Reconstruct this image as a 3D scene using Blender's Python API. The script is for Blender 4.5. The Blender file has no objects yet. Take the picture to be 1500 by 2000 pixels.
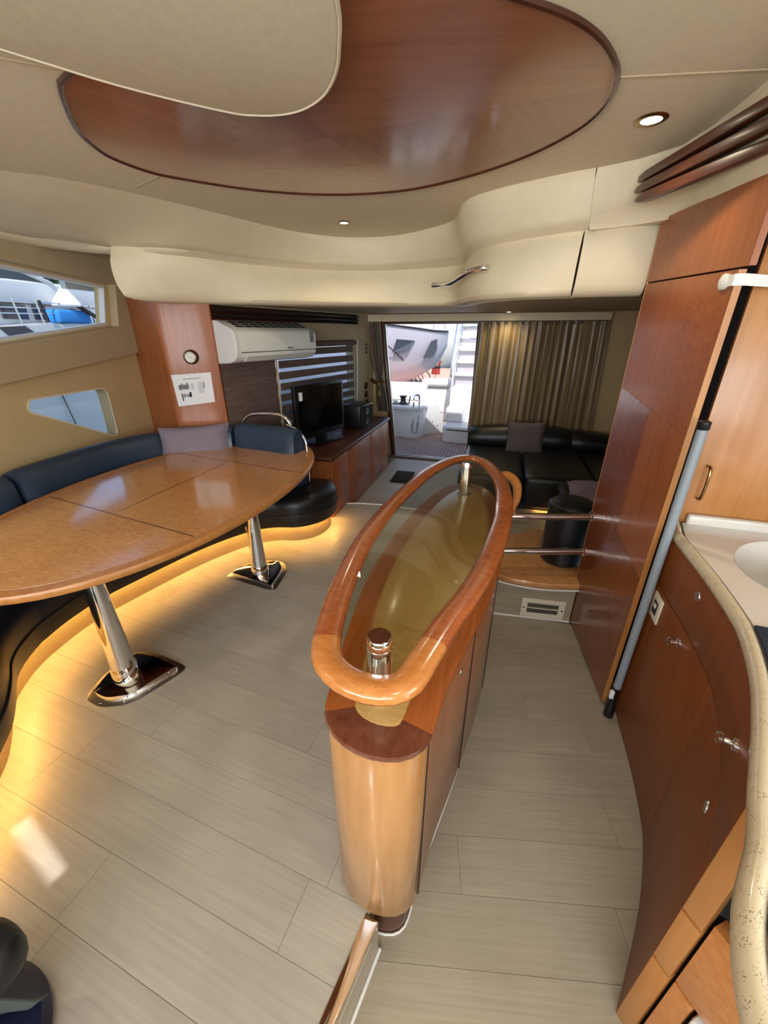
import bpy, bmesh, math, random
from mathutils import Vector, Matrix
random.seed(7)
S = bpy.context.scene
COL = S.collection
R = math.radians

# ------------------------------------------------------------------ camera
cam = bpy.data.cameras.new('camera'); cam_o = bpy.data.objects.new('camera', cam); COL.objects.link(cam_o)
cam.sensor_fit = 'VERTICAL'; cam.sensor_height = 32.0; cam.sensor_width = 24.0
cam.lens = 32.0 * 770 / 2000
cam.clip_start = 0.02; cam.clip_end = 400
cam_o.location = (0, 0, 1.7)
cam_o.rotation_euler = (R(90) - math.atan(350 / 770), 0, R(16))
S.camera = cam_o

# ------------------------------------------------------------------ world, sun, exposure
W = bpy.data.worlds.new('sky'); S.world = W; W.use_nodes = True
wn = W.node_tree.nodes; wl = W.node_tree.links
bg = wn['Background']
sky = wn.new('ShaderNodeTexSky'); sky.sky_type = 'NISHITA'; sky.sun_disc = False
sky.sun_elevation = R(52); sky.sun_rotation = R(170); sky.air_density = 1.0; sky.dust_density = 1.5
wl.new(sky.outputs[0], bg.inputs[0]); bg.inputs[1].default_value = 0.28
sun = bpy.data.lights.new('sun', 'SUN'); sun.energy = 5.5; sun.angle = R(0.53); sun.color = (1, .98, .94)
sun_o = bpy.data.objects.new('sun', sun); COL.objects.link(sun_o)
SUN = Vector((0.15, -0.55, 0.82)).normalized()
sun_o.rotation_euler = SUN.to_track_quat('Z', 'Y').to_euler()
def area(name, loc, aim, sx, sy, energy, col):
    L = bpy.data.lights.new(name, 'AREA'); L.shape = 'RECTANGLE'; L.size = sx; L.size_y = sy; L.energy = energy; L.color = col
    o = bpy.data.objects.new(name, L); COL.objects.link(o); o.location = loc
    o.rotation_euler = Vector(aim).to_track_quat('-Z', 'Z').to_euler()
# area lamps added at windscreen and galley window to stand in for daylight (sky and sunlit foredeck)
area('windscreen_fill', (-.4, -2.2, 1.62), (0, 1, .45), 4.0, 1.1, 150, (.94, .97, 1))
area('galley_window_fill', (1.64, .1, 1.56), (-1, 0, .1), 3.4, .85, 45, (.95, .98, 1))
S.view_settings.view_transform = 'Standard'; S.view_settings.look = 'None'
S.view_settings.exposure = 0.0; S.view_settings.gamma = 1.0
S.view_settings.use_curve_mapping = False

# ------------------------------------------------------------------ materials
def srgb(r, g, b):
    f = lambda c: (c / 255 / 12.92) if c / 255 <= .04045 else ((c / 255 + .055) / 1.055) ** 2.4
    return (f(r), f(g), f(b), 1)

def newmat(name):
    m = bpy.data.materials.new(name); m.use_nodes = True
    return m, m.node_tree.nodes, m.node_tree.links, m.node_tree.nodes['Principled BSDF']

def plain(name, col, rough=.5, metal=0, coat=0, bump=0, bscale=200, spec=.5, var=0, vscale=6):
    m, n, l, b = newmat(name)
    b.inputs['Base Color'].default_value = col; b.inputs['Roughness'].default_value = rough
    b.inputs['Metallic'].default_value = metal; b.inputs['Coat Weight'].default_value = coat
    b.inputs['Specular IOR Level'].default_value = spec
    tc = n.new('ShaderNodeTexCoord')
    if var:
        t = n.new('ShaderNodeTexNoise'); t.inputs['Scale'].default_value = vscale; t.inputs['Detail'].default_value = 4
        l.new(tc.outputs['Object'], t.inputs['Vector'])
        r = n.new('ShaderNodeValToRGB'); r.color_ramp.elements[0].position = .3; r.color_ramp.elements[1].position = .7
        r.color_ramp.elements[0].color = tuple(c * (1 - var) for c in col[:3]) + (1,)
        r.color_ramp.elements[1].color = tuple(min(1, c * (1 + var)) for c in col[:3]) + (1,)
        l.new(t.outputs['Fac'], r.inputs['Fac']); l.new(r.outputs['Color'], b.inputs['Base Color'])
    if bump:
        t2 = n.new('ShaderNodeTexNoise'); t2.inputs['Scale'].default_value = bscale; t2.inputs['Detail'].default_value = 3
        l.new(tc.outputs['Object'], t2.inputs['Vector'])
        bp = n.new('ShaderNodeBump'); bp.inputs['Strength'].default_value = bump; bp.inputs['Distance'].default_value = .003
        l.new(t2.outputs['Fac'], bp.inputs['Height']); l.new(bp.outputs['Normal'], b.inputs['Normal'])
    return m

def wood(name, c1, c2, grain=(1, 30, 30), rot=0, rough=.25, coat=.3, scale=2.0, flecks=0, rnd=.0, contrast=(.2, .8)):
    """streaky veneer: noise stretched along one axis, optional dark flecks, a shift per object"""
    m, n, l, b = newmat(name)
    tc = n.new('ShaderNodeTexCoord'); mp = n.new('ShaderNodeMapping')
    mp.inputs['Rotation'].default_value = (0, 0, rot)
    oi = n.new('ShaderNodeObjectInfo')
    mul = n.new('ShaderNodeMath'); mul.operation = 'MULTIPLY'; mul.inputs[1].default_value = 17.0
    l.new(oi.outputs['Random'], mul.inputs[0])
    add = n.new('ShaderNodeVectorMath'); add.operation = 'ADD'
    l.new(tc.outputs['Object'], mp.inputs['Vector']); l.new(mp.outputs['Vector'], add.inputs[0]); l.new(mul.outputs[0], add.inputs[1])
    sc = n.new('ShaderNodeVectorMath'); sc.operation = 'MULTIPLY'; sc.inputs[1].default_value = grain
    l.new(add.outputs[0], sc.inputs[0])
    t = n.new('ShaderNodeTexNoise'); t.inputs['Scale'].default_value = scale; t.inputs['Detail'].default_value = 6; t.inputs['Roughness'].default_value = .62
    t.inputs['Distortion'].default_value = .4
    l.new(sc.outputs[0], t.inputs['Vector'])
    r = n.new('ShaderNodeValToRGB'); r.color_ramp.elements[0].position = contrast[0]; r.color_ramp.elements[1].position = contrast[1]
    r.color_ramp.elements[0].color = c1; r.color_ramp.elements[1].color = c2
    l.new(t.outputs['Fac'], r.inputs['Fac'])
    out = r.outputs['Color']
    t3 = n.new('ShaderNodeTexNoise'); t3.inputs['Scale'].default_value = 3.0; t3.inputs['Detail'].default_value = 2
    l.new(add.outputs[0], t3.inputs['Vector'])
    mx = n.new('ShaderNodeMixRGB'); mx.blend_type = 'MULTIPLY'; mx.inputs['Fac'].default_value = .35
    l.new(out, mx.inputs['Color1']); l.new(t3.outputs['Fac'], mx.inputs['Color2']); out = mx.outputs['Color']
    if rnd:
        hs = n.new('ShaderNodeHueSaturation'); mr = n.new('ShaderNodeMapRange')
        mr.inputs['To Min'].default_value = 1 - rnd; mr.inputs['To Max'].default_value = 1 + rnd
        l.new(oi.outputs['Random'], mr.inputs['Value']); l.new(mr.outputs[0], hs.inputs['Value']); l.new(out, hs.inputs['Color']); out = hs.outputs['Color']
    if flecks:
        v = n.new('ShaderNodeTexVoronoi'); v.inputs['Scale'].default_value = 45
        l.new(add.outputs[0], v.inputs['Vector'])
        r2 = n.new('ShaderNodeValToRGB'); r2.color_ramp.elements[0].position = .06; r2.color_ramp.elements[1].position = .16
        r2.color_ramp.elements[0].color = (1, 1, 1, 1); r2.color_ramp.elements[1].color = (0, 0, 0, 1)
        l.new(v.outputs['Distance'], r2.inputs['Fac'])
        t4 = n.new('ShaderNodeTexNoise'); t4.inputs['Scale'].default_value = 14
        l.new(add.outputs[0], t4.inputs['Vector'])
        r3 = n.new('ShaderNodeValToRGB'); r3.color_ramp.elements[0].position = .52; r3.color_ramp.elements[1].position = .6
        l.new(t4.outputs['Fac'], r3.inputs['Fac'])
        mm = n.new('ShaderNodeMath'); mm.operation = 'MULTIPLY'; l.new(r2.outputs['Color'], mm.inputs[0]); l.new(r3.outputs['Color'], mm.inputs[1])
        m3 = n.new('ShaderNodeMath'); m3.operation = 'MULTIPLY'; m3.inputs[1].default_value = flecks; l.new(mm.outputs[0], m3.inputs[0])
        mx2 = n.new('ShaderNodeMixRGB'); mx2.inputs['Color2'].default_value = tuple(c * .3 for c in c1[:3]) + (1,)
        l.new(m3.outputs[0], mx2.inputs['Fac']); l.new(out, mx2.inputs['Color1']); out = mx2.outputs['Color']
    l.new(out, b.inputs['Base Color'])
    b.inputs['Roughness'].default_value = rough; b.inputs['Coat Weight'].default_value = coat; b.inputs['Coat Roughness'].default_value = .12
    return m

def thin_glass(name, tint, ior=1.45, rough=0.0):
    m, n, l, b = newmat(name); n.remove(b)
    o = n['Material Output']; tr = n.new('ShaderNodeBsdfTransparent'); tr.inputs[0].default_value = tint
    gl = n.new('ShaderNodeBsdfGlossy'); gl.inputs['Roughness'].default_value = rough
    lw = n.new('ShaderNodeLayerWeight'); lw.inputs['Blend'].default_value = .5     # Schlick, the same from both sides of a pane
    pw = n.new('ShaderNodeMath'); pw.operation = 'POWER'; pw.inputs[1].default_value = 4.0; l.new(lw.outputs['Facing'], pw.inputs[0])
    f0 = ((ior - 1) / (ior + 1)) ** 2
    fr = n.new('ShaderNodeMapRange'); fr.inputs['To Min'].default_value = f0; fr.inputs['To Max'].default_value = 1; l.new(pw.outputs[0], fr.inputs['Value'])
    mx = n.new('ShaderNodeMixShader'); l.new(fr.outputs[0], mx.inputs[0]); l.new(tr.outputs[0], mx.inputs[1]); l.new(gl.outputs[0], mx.inputs[2])
    l.new(mx.outputs[0], o.inputs[0])
    return m

def emit(name, col, strength):
    m, n, l, b = newmat(name); b.inputs['Base Color'].default_value = (0, 0, 0, 1)
    b.inputs['Emission Color'].default_value = col; b.inputs['Emission Strength'].default_value = strength
    return m

def weave_mat(name, c1, c2, su, sv):
    m, n, l, b = newmat(name)
    uv = n.new('ShaderNodeUVMap'); sc = n.new('ShaderNodeVectorMath'); sc.operation = 'MULTIPLY'; sc.inputs[1].default_value = (su, sv, 1)
    l.new(uv.outputs[0], sc.inputs[0])
    ck = n.new('ShaderNodeTexBrick'); ck.inputs['Scale'].default_value = 1; ck.inputs['Mortar Size'].default_value = .12
    ck.inputs['Color1'].default_value = c1; ck.inputs['Color2'].default_value = tuple(x * .85 for x in c1[:3]) + (1,); ck.inputs['Mortar'].default_value = c2
    ck.inputs['Brick Width'].default_value = 1.0; ck.inputs['Row Height'].default_value = .5
    l.new(sc.outputs[0], ck.inputs['Vector']); l.new(ck.outputs['Color'], b.inputs['Base Color'])
    bp = n.new('ShaderNodeBump'); bp.inputs['Strength'].default_value = .6; bp.inputs['Distance'].default_value = .003
    l.new(ck.outputs['Fac'], bp.inputs['Height']); bp.invert = True; l.new(bp.outputs['Normal'], b.inputs['Normal'])
    b.inputs['Roughness'].default_value = .6
    return m

CH1, CH2 = srgb(140, 72, 30), srgb(190, 110, 56)
M = {}
M['cherry_v'] = wood('cherry veneer upright', CH1, CH2, (24, 24, 1.2), rough=.38, coat=.22)
M['cherry_x'] = wood('cherry veneer across', CH1, CH2, (1.2, 24, 24), rough=.38, coat=.22)
M['cherry_y'] = wood('cherry veneer lengthwise', CH1, CH2, (24, 1.2, 24), rough=.25, coat=.5)
M['cherry_deep'] = wood('cherry veneer deep red', srgb(124, 60, 28), srgb(148, 76, 38), (22, 22, 1.2), rough=.24, coat=.5)
M['cherry_light'] = wood('pale cherry veneer', srgb(182, 114, 54), srgb(208, 148, 84), (16, 16, 1.0), rough=.34, coat=.2)
M['galley'] = wood('brown cherry galley front', srgb(124, 60, 18), srgb(152, 84, 32), (20, 20, 1.3), rough=.45, coat=.06)
M['burl'] = wood('cherry burl table top', srgb(196, 130, 74), srgb(226, 170, 112), (10, 32, 10), rough=.14, coat=.8, scale=2.4, contrast=(.3, .7))
M['rim'] = wood('red burl rim', srgb(144, 70, 32), srgb(188, 108, 58), (9, 18, 18), rough=.2, coat=.8, scale=3, flecks=.8)
M['rim_light'] = wood('orange burl rim', srgb(190, 112, 52), srgb(222, 150, 82), (9, 18, 18), rough=.2, coat=.8, scale=3, flecks=.7)
M['ledge_dark'] = wood('dark rosewood ledge', srgb(92, 48, 32), srgb(128, 76, 54), (16, 10, 16), rough=.2, coat=.8, scale=3)
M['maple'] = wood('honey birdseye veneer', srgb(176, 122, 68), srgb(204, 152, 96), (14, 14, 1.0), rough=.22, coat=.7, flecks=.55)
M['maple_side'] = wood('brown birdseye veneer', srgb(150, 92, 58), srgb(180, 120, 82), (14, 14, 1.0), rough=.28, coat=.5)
M['burl_pale'] = wood('pale olive burl panel', srgb(176, 132, 72), srgb(212, 174, 108), (8, 26, 26), rough=.25, coat=.4, scale=5)
M['dark_wood'] = wood('dark mahogany', srgb(52, 24, 16), srgb(86, 42, 26), (1.5, 24, 24), rough=.3, coat=.4)
M['dark_wood_y'] = wood('dark mahogany lengthwise', srgb(56, 26, 16), srgb(96, 48, 28), (24, 1.5, 24), rough=.38, coat=.15)
M['ceil_wood'] = wood('cherry ceiling veneer', srgb(146, 86, 54), srgb(172, 110, 74), (1.0, 15, 15), rot=R(-12), rough=.24, coat=.5)
M['ceil_wood_b'] = wood('cherry ceiling veneer cross', srgb(134, 76, 48), srgb(160, 98, 66), (15, 1.0, 15), rot=R(20), rough=.24, coat=.5)
M['laminate'] = wood('grey oak laminate', srgb(164, 157, 145), srgb(184, 177, 165), (1.3, 44, 10), rot=R(5), rough=.42, coat=0, rnd=.045, contrast=(.2, .75))
M['laminate_b'] = wood('grey oak laminate galley', srgb(160, 150, 131), srgb(180, 170, 151), (1.3, 44, 10), rot=R(-12), rough=.42, coat=0, rnd=.045, contrast=(.2, .75))
M['joint'] = plain('laminate joint', srgb(112, 102, 88), .8)
M['lam_x'] = wood('grey oak laminate riser', srgb(162, 150, 128), srgb(192, 180, 158), (1.1, 20, 26), rough=.35, coat=.1)
M['cream'] = plain('cream leatherette', srgb(222, 209, 178), .55, bump=.15, bscale=500, var=.03)
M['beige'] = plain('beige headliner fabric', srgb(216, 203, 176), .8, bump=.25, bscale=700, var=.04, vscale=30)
M['wall_beige'] = plain('sand coloured wall lining', srgb(196, 172, 126), .6, bump=.15, bscale=500, var=.03)
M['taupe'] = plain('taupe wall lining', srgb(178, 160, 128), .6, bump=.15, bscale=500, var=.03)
M['white'] = plain('white gelcoat', srgb(212, 211, 210), .3, coat=.3)
M['white_pl'] = plain('white plastic', srgb(232, 234, 230), .35)
M['chrome'] = plain('polished chrome', (.83, .83, .85, 1), .06, metal=1)
M['steel'] = plain('brushed stainless steel', (.6, .6, .6, 1), .28, metal=1)
M['black_leather'] = plain('black leather', srgb(20, 22, 26), .38, bump=.2, bscale=260, spec=.5)
M['navy_leather'] = plain('navy black leather', srgb(40, 55, 74), .36, bump=.2, bscale=260)
M['piping'] = plain('black piping', srgb(14, 15, 18), .5)
M['lavender'] = plain('mauve grey velvet', srgb(128, 116, 128), .9, bump=.4, bscale=90, var=.08)
M['grey_cushion'] = plain('charcoal mauve cushion cloth', srgb(92, 80, 82), .9, bump=.4, bscale=90, var=.08)
M['tan_cushion'] = plain('dull brown satin cushion cloth', srgb(96, 86, 70), .5, bump=.4, bscale=40, var=.1)
M['black'] = plain('black plastic', srgb(14, 14, 16), .35)
M['black_gloss'] = plain('glossy black screen', srgb(8, 8, 10), .08, coat=.5)
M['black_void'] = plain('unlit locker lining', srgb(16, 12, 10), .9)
M['rubber'] = plain('black door mat', srgb(22, 22, 22), .95, bump=.5, bscale=300)
M['corian'] = plain('cream solid surface', srgb(214, 210, 203), .18, coat=.3)
def speckled(name, c1, c2):
    m = plain(name, c1, .2, coat=.3); n, l = m.node_tree.nodes, m.node_tree.links; b = n['Principled BSDF']
    tc = n.new('ShaderNodeTexCoord'); v = n.new('ShaderNodeTexVoronoi'); v.inputs['Scale'].default_value = 300; l.new(tc.outputs['Object'], v.inputs['Vector'])
    t = n.new('ShaderNodeTexNoise'); t.inputs['Scale'].default_value = 60; l.new(tc.outputs['Object'], t.inputs['Vector'])
    ad = n.new('ShaderNodeMath'); ad.operation = 'ADD'; l.new(v.outputs['Distance'], ad.inputs[0]); l.new(t.outputs['Fac'], ad.inputs[1])
    r = n.new('ShaderNodeValToRGB'); r.color_ramp.elements[0].position = .60; r.color_ramp.elements[1].position = .74; r.color_ramp.elements[0].color = c2; r.color_ramp.elements[1].color = c1
    l.new(ad.outputs[0], r.inputs['Fac']); l.new(r.outputs['Color'], b.inputs['Base Color']); return m
M['corian_lip'] = speckled('speckled cream solid surface', srgb(200, 187, 160), srgb(128, 102, 70))
M['navy_mat'] = plain('navy woven drying mat', srgb(30, 40, 62), .8, bump=.9, bscale=160)
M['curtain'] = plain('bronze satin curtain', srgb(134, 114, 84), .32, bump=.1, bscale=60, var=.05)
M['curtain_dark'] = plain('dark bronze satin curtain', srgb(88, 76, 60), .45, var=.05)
M['blind'] = wood('brown woven blind cloth', srgb(82, 62, 55), srgb(126, 104, 95), (2, 2, 34), rough=.8, coat=0, scale=2)
M['sheer'] = thin_glass('sheer blind voile', (.85, .9, .96, 1), 1.05)
M['grey_tube'] = plain('grey plastic tube', srgb(136, 146, 154), .4)
M['paper'] = plain('white paper', srgb(226, 226, 228), .8)
M['ink'] = plain('printed ink', srgb(48, 48, 58), .8)
M['ink_grey'] = plain('grey printed ink', srgb(130, 132, 140), .8)
M['glass'] = thin_glass('window glass', (.94, .97, 1, 1), 1.3)
M['glass_green'] = thin_glass('green tinted glass', (.86, .86, .78, 1), 1.5)
M['led'] = emit('warm led strip', (1, .52, .13, 1), 82)
M['lamp'] = emit('downlight lens', (1, .88, .62, 1), 30)
M['weave'] = weave_mat('woven kick fabric', srgb(206, 182, 136), srgb(70, 52, 26), 70, 80)
M['teak'] = wood('weathered teak deck', srgb(146, 116, 104), srgb(184, 152, 138), (24, 1.5, 24), rough=.7, coat=0, rnd=.06)
M['caulk'] = plain('black deck caulking', srgb(52, 44, 42), .8)
M['gel_grey'] = plain('mauve grey hull paint', srgb(176, 170, 180), .25, coat=.4)
M['dark_win'] = plain('dark tinted boat window', srgb(54, 58, 70), .1, coat=.5)
M['blue_cover'] = plain('bright blue canvas cover', srgb(36, 128, 200), .7, bump=.3, bscale=20)
M['water'] = plain('harbour water', srgb(74, 104, 112), .12, bump=1.0, bscale=3)
M['dock'] = plain('pinkish concrete dock', srgb(206, 160, 140), .9, var=.08)
M['red'] = plain('faded red paint', srgb(150, 52, 44), .5)
M['leaf'] = plain('tree leaves', srgb(60, 92, 66), .8, var=.35, vscale=4)
M['bark'] = plain('tree bark', srgb(90, 74, 60), .9)
M['dial'] = plain('white dial face', srgb(222, 222, 214), .5)
M['brass'] = plain('bronze metal', srgb(150, 120, 76), .25, metal=1)
M['navy_plastic'] = plain('navy gloss plastic', srgb(26, 28, 56), .3, coat=.3)
M['grey_pad'] = plain('charcoal grey vinyl', srgb(74, 82, 84), .55)
M['outlet'] = plain('ivory plastic', srgb(224, 216, 196), .4)
M['rope'] = plain('dock rope', srgb(40, 40, 44), .9)

# ------------------------------------------------------------------ mesh helpers
def join(*parts):
    v, f = [], []
    for pv, pf in parts:
        o = len(v); v += [tuple(p) for p in pv]; f += [tuple(i + o for i in q) for q in pf]
    return v, f

def box(c, s, rz=0.0):
    x, y, z = [k / 2 for k in s]; ca, sa = math.cos(rz), math.sin(rz); v = []
    for dz in (-z, z):
        for dx, dy in ((-x, -y), (x, -y), (x, y), (-x, y)):
            v.append((c[0] + dx * ca - dy * sa, c[1] + dx * sa + dy * ca, c[2] + dz))
    return v, [(3, 2, 1, 0), (4, 5, 6, 7), (0, 1, 5, 4), (1, 2, 6, 5), (2, 3, 7, 6), (3, 0, 4, 7)]

def seg_box(p, q, w, z0, z1):
    """upright board from p to q (plan), thickness w centred on the line"""
    d = Vector((q[0] - p[0], q[1] - p[1])); L = d.length
    return box(((p[0] + q[0]) / 2, (p[1] + q[1]) / 2, (z0 + z1) / 2), (L, w, z1 - z0), math.atan2(d.y, d.x))

def prism(poly, z0, z1):
    n = len(poly)
    if sum(poly[i][0] * poly[(i + 1) % n][1] - poly[(i + 1) % n][0] * poly[i][1] for i in range(n)) < 0: poly = poly[::-1]
    v = [(p[0], p[1], z0) for p in poly] + [(p[0], p[1], z1) for p in poly]
    f = [tuple(range(n - 1, -1, -1)), tuple(range(n, 2 * n))] + [(i, (i + 1) % n, n + (i + 1) % n, n + i) for i in range(n)]
    return v, f

def loft(rows, close_u=False, close_v=False, cap=False):
    n = len(rows[0]); v = [tuple(p) for r in rows for p in r]; f = []
    for i in range(len(rows) - (0 if close_v else 1)):
        a, b = i * n, ((i + 1) % len(rows)) * n
        for j in range(n - (0 if close_u else 1)):
            k = (j + 1) % n; f.append((a + j, a + k, b + k, b + j))
    if cap:
        f.append(tuple(range(n - 1, -1, -1))); f.append(tuple(range(len(v) - n, len(v))))
    return v, f

def tube(path, r, n=12, cap=True):
    P = [Vector(p) for p in path]; rr = r if isinstance(r, (list, tuple)) else [r] * len(P)
    t = (P[1] - P[0]).normalized(); u = t.orthogonal().normalized(); rows = []
    for i, p in enumerate(P):
        a = P[max(i - 1, 0)]; b = P[min(i + 1, len(P) - 1)]; t = (b - a).normalized()
        u = (u - t * u.dot(t)).normalized(); w = t.cross(u)
        rows.append([p + (u * math.cos(2 * math.pi * k / n) + w * math.sin(2 * math.pi * k / n)) * rr[i] for k in range(n)])
    return loft(rows, close_u=True, cap=cap)

def lathe(profile, c=(0, 0, 0), axis=(0, 0, 1), n=24, cap=True):
    """profile [(radius, height)...] about an axis through c"""
    q = Vector((0, 0, 1)).rotation_difference(Vector(axis)); c = Vector(c)
    rows = [[c + q @ Vector((max(r, 1e-5) * math.cos(2 * math.pi * k / n), max(r, 1e-5) * math.sin(2 * math.pi * k / n), h)) for k in range(n)] for r, h in profile]
    return loft(rows, close_u=True, cap=cap)

def cr(pts, n=8, closed=False):
    P = [Vector(p) for p in pts]; m = len(P); out = []
    for i in range(m if closed else m - 1):
        if closed: a, b, c, d = P[(i - 1) % m], P[i], P[(i + 1) % m], P[(i + 2) % m]
        else: a, b, c, d = P[max(i - 1, 0)], P[i], P[i + 1], P[min(i + 2, m - 1)]
        for k in range(n):
            t = k / n
            out.append(.5 * ((2 * b) + (c - a) * t + (2 * a - 5 * b + 4 * c - d) * t * t + (3 * b - a - 3 * c + d) * t ** 3))
    if not closed: out.append(P[-1])
    return out

def resample(pts, n):
    P = [Vector(p) for p in pts]; L = [0]
    for a, b in zip(P, P[1:]): L.append(L[-1] + (b - a).length)
    out = []; j = 0
    for k in range(n):
        s = L[-1] * k / (n - 1)
        while j < len(L) - 2 and L[j + 1] < s: j += 1
        t = (s - L[j]) / max(1e-9, L[j + 1] - L[j]); out.append(P[j].lerp(P[j + 1], t))
    return out

def offset(poly, d):
    """offset a closed plan polygon inwards by d"""
    P = [Vector((p[0], p[1])) for p in poly]; n = len(P)
    A = sum(P[i].x * P[(i + 1) % n].y - P[(i + 1) % n].x * P[i].y for i in range(n)); s = 1 if A > 0 else -1
    out = []
    for i in range(n):
        t = (P[(i + 1) % n] - P[i - 1]).normalized(); out.append(P[i] + Vector((-t.y, t.x)) * d * s)
    return out

def off_line(pts, d):
    P = [Vector((p[0], p[1])) for p in pts]; out = []
    for i in range(len(P)):
        t = (P[min(i + 1, len(P) - 1)] - P[max(i - 1, 0)]).normalized(); out.append(P[i] + Vector((-t.y, t.x)) * d)
    return out

def clip(poly, p, q):
    """keep the part of poly left of the line p->q"""
    side = lambda a: (q[0] - p[0]) * (a[1] - p[1]) - (q[1] - p[1]) * (a[0] - p[0])
    out = []; n = len(poly)
    for i in range(n):
        a, b = poly[i], poly[(i + 1) % n]; sa, sb = side(a), side(b)
        if sa >= 0: out.append((a[0], a[1]))
        if sa * sb < 0:
            t = sa / (sa - sb); out.append((a[0] + (b[0] - a[0]) * t, a[1] + (b[1] - a[1]) * t))
    return out

def mk(name, geo, mat, parent=None, bevel=0, seg=2, smooth=True, angle=40, uvs=None, label=None, kind=None, sub=0):
    v, f = geo
    me = bpy.data.meshes.new(name); me.from_pydata([tuple(p) for p in v], [], f)
    bm = bmesh.new(); bm.from_mesh(me)
    bmesh.ops.remove_doubles(bm, verts=bm.verts, dist=1e-5)
    bmesh.ops.recalc_face_normals(bm, faces=bm.faces)
    if bevel:
        es = [e for e in bm.edges if len(e.link_faces) == 2 and e.calc_face_angle(0) > R(30)]
        bmesh.ops.bevel(bm, geom=es, offset=bevel, segments=seg, profile=.5, affect='EDGES', clamp_overlap=True)
    if sub:
        bmesh.ops.subdivide_edges(bm, edges=bm.edges, cuts=sub, use_grid_fill=True)
    bm.to_mesh(me); bm.free()
    if uvs:
        ul = me.uv_layers.new(name='UVMap')
        for lp in me.loops:
            ul.data[lp.index].uv = uvs(me.vertices[lp.vertex_index].co)
    if smooth:
        me.shade_smooth(); me.set_sharp_from_angle(angle=R(angle))
    me.materials.append(M[mat] if isinstance(mat, str) else mat)
    o = bpy.data.objects.new(name, me); COL.objects.link(o)
    if parent:
        o.parent = parent
        if parent.type == 'EMPTY': o.location = -parent.location
    if label: o['label'] = label
    if kind: o['kind'] = kind
    return o

def thing(name, label, cat, loc=(0, 0, 0), group=None):
    o = bpy.data.objects.new(name, None); COL.objects.link(o); o.location = loc; o.empty_display_size = .1
    o['label'] = label; o['category'] = cat
    if group: o['group'] = group
    return o

def tag(o, label, cat, group=None):
    o['label'] = label; o['category'] = cat
    if group: o['group'] = group
    return o

def struct(name, geo, mat, parent=None, **k):
    o = mk(name, geo, mat, parent, **k)
    if not parent: o['kind'] = 'structure'
    return o

def sheet(outer, holes, fn, t, nrm):
    """flat panel with holes: outlines in (u,z), fn maps to 3-D, thickness t along nrm"""
    bm = bmesh.new(); E = []
    for ring in [outer] + holes:
        vs = [bm.verts.new(fn(*p)) for p in ring]
        E += [bm.edges.new((vs[i], vs[(i + 1) % len(vs)])) for i in range(len(vs))]
    bmesh.ops.triangle_fill(bm, use_beauty=True, use_dissolve=False, edges=E)
    r = bmesh.ops.extrude_face_region(bm, geom=bm.faces[:])
    bmesh.ops.translate(bm, vec=Vector(nrm) * t, verts=[x for x in r['geom'] if isinstance(x, bmesh.types.BMVert)])
    bm.verts.index_update()
    g = [tuple(v.co) for v in bm.verts], [tuple(v.index for v in f.verts) for f in bm.faces]
    bm.free(); return g

def round_poly(pts, r, n=5):
    out = []; m = len(pts)
    for i in range(m):
        a, b, c = Vector(pts[i - 1]), Vector(pts[i]), Vector(pts[(i + 1) % m])
        d1 = (a - b); d2 = (c - b); k = min(r, d1.length * .45, d2.length * .45)
        p, q = b + d1.normalized() * k, b + d2.normalized() * k
        for j in range(n + 1):
            t = j / n; out.append(tuple((1 - t) ** 2 * p + 2 * t * (1 - t) * b + t * t * q))
    return out

def pillow(c, w, h, th, right, up, n=14, seed=0):
    """a stuffed square cushion: pinched corners, puffed middle, soft dents"""
    rnd = random.Random(seed); ph = [rnd.uniform(0, 6.28) for _ in range(6)]
    Rv, U = Vector(right).normalized(), Vector(up).normalized(); N = Rv.cross(U).normalized(); rows = []
    for s in (1, -1):
        for j in range(n + 1):
            row = []
            for i in range(n + 1):
                a, b = 2 * i / n - 1, 2 * j / n - 1
                if s < 0: b = -b
                puff = ((1 - a ** 4) * (1 - b ** 4)) ** .55
                px = a * (1 - .07 * (1 - abs(b) ** 2) * abs(a)); py = b * (1 - .07 * (1 - abs(a) ** 2) * abs(b))
                dent = .06 * math.sin(4 * a + ph[0] + 2 * b) + .05 * math.sin(5 * b + ph[1] - 2 * a)
                row.append(Vector(c) + Rv * px * w / 2 + U * py * h / 2 + N * s * th / 2 * puff * (1 + dent))
            rows.append(row)
    return loft(rows)


# ================================================================== THE SETTING
def planks(parent, region, z0, z1, ang, w, length, mat, seed, lim=None):
    rnd = random.Random(seed); a = R(ang); u = Vector((math.cos(a), math.sin(a))); n = Vector((-u.y, u.x))
    us = [Vector((p[0], p[1])).dot(u) for p in region]; ns = [Vector((p[0], p[1])).dot(n) for p in region]
    j = math.floor(min(ns) / w)
    while j * w < max(ns):
        s = min(us) - rnd.random() * length
        while s < max(us):
            e = s + length
            q = [u * x + n * y for x, y in ((s + .0006, j * w + .0006), (e - .0006, j * w + .0006), (e - .0006, (j + 1) * w - .0006), (s + .0006, (j + 1) * w - .0006))]
            poly = [tuple(p) for p in region]
            for i in range(4): 
                poly = clip(poly, q[i], q[(i + 1) % 4])
                if len(poly) < 3: break
            if len(poly) >= 3:
                A = abs(sum(poly[i][0] * poly[(i + 1) % len(poly)][1] - poly[(i + 1) % len(poly)][0] * poly[i][1] for i in range(len(poly)))) / 2
                if A > .004: mk('plank', prism(poly, z0, z1), mat, parent, smooth=False)
            s = e
        j += 1

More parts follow.
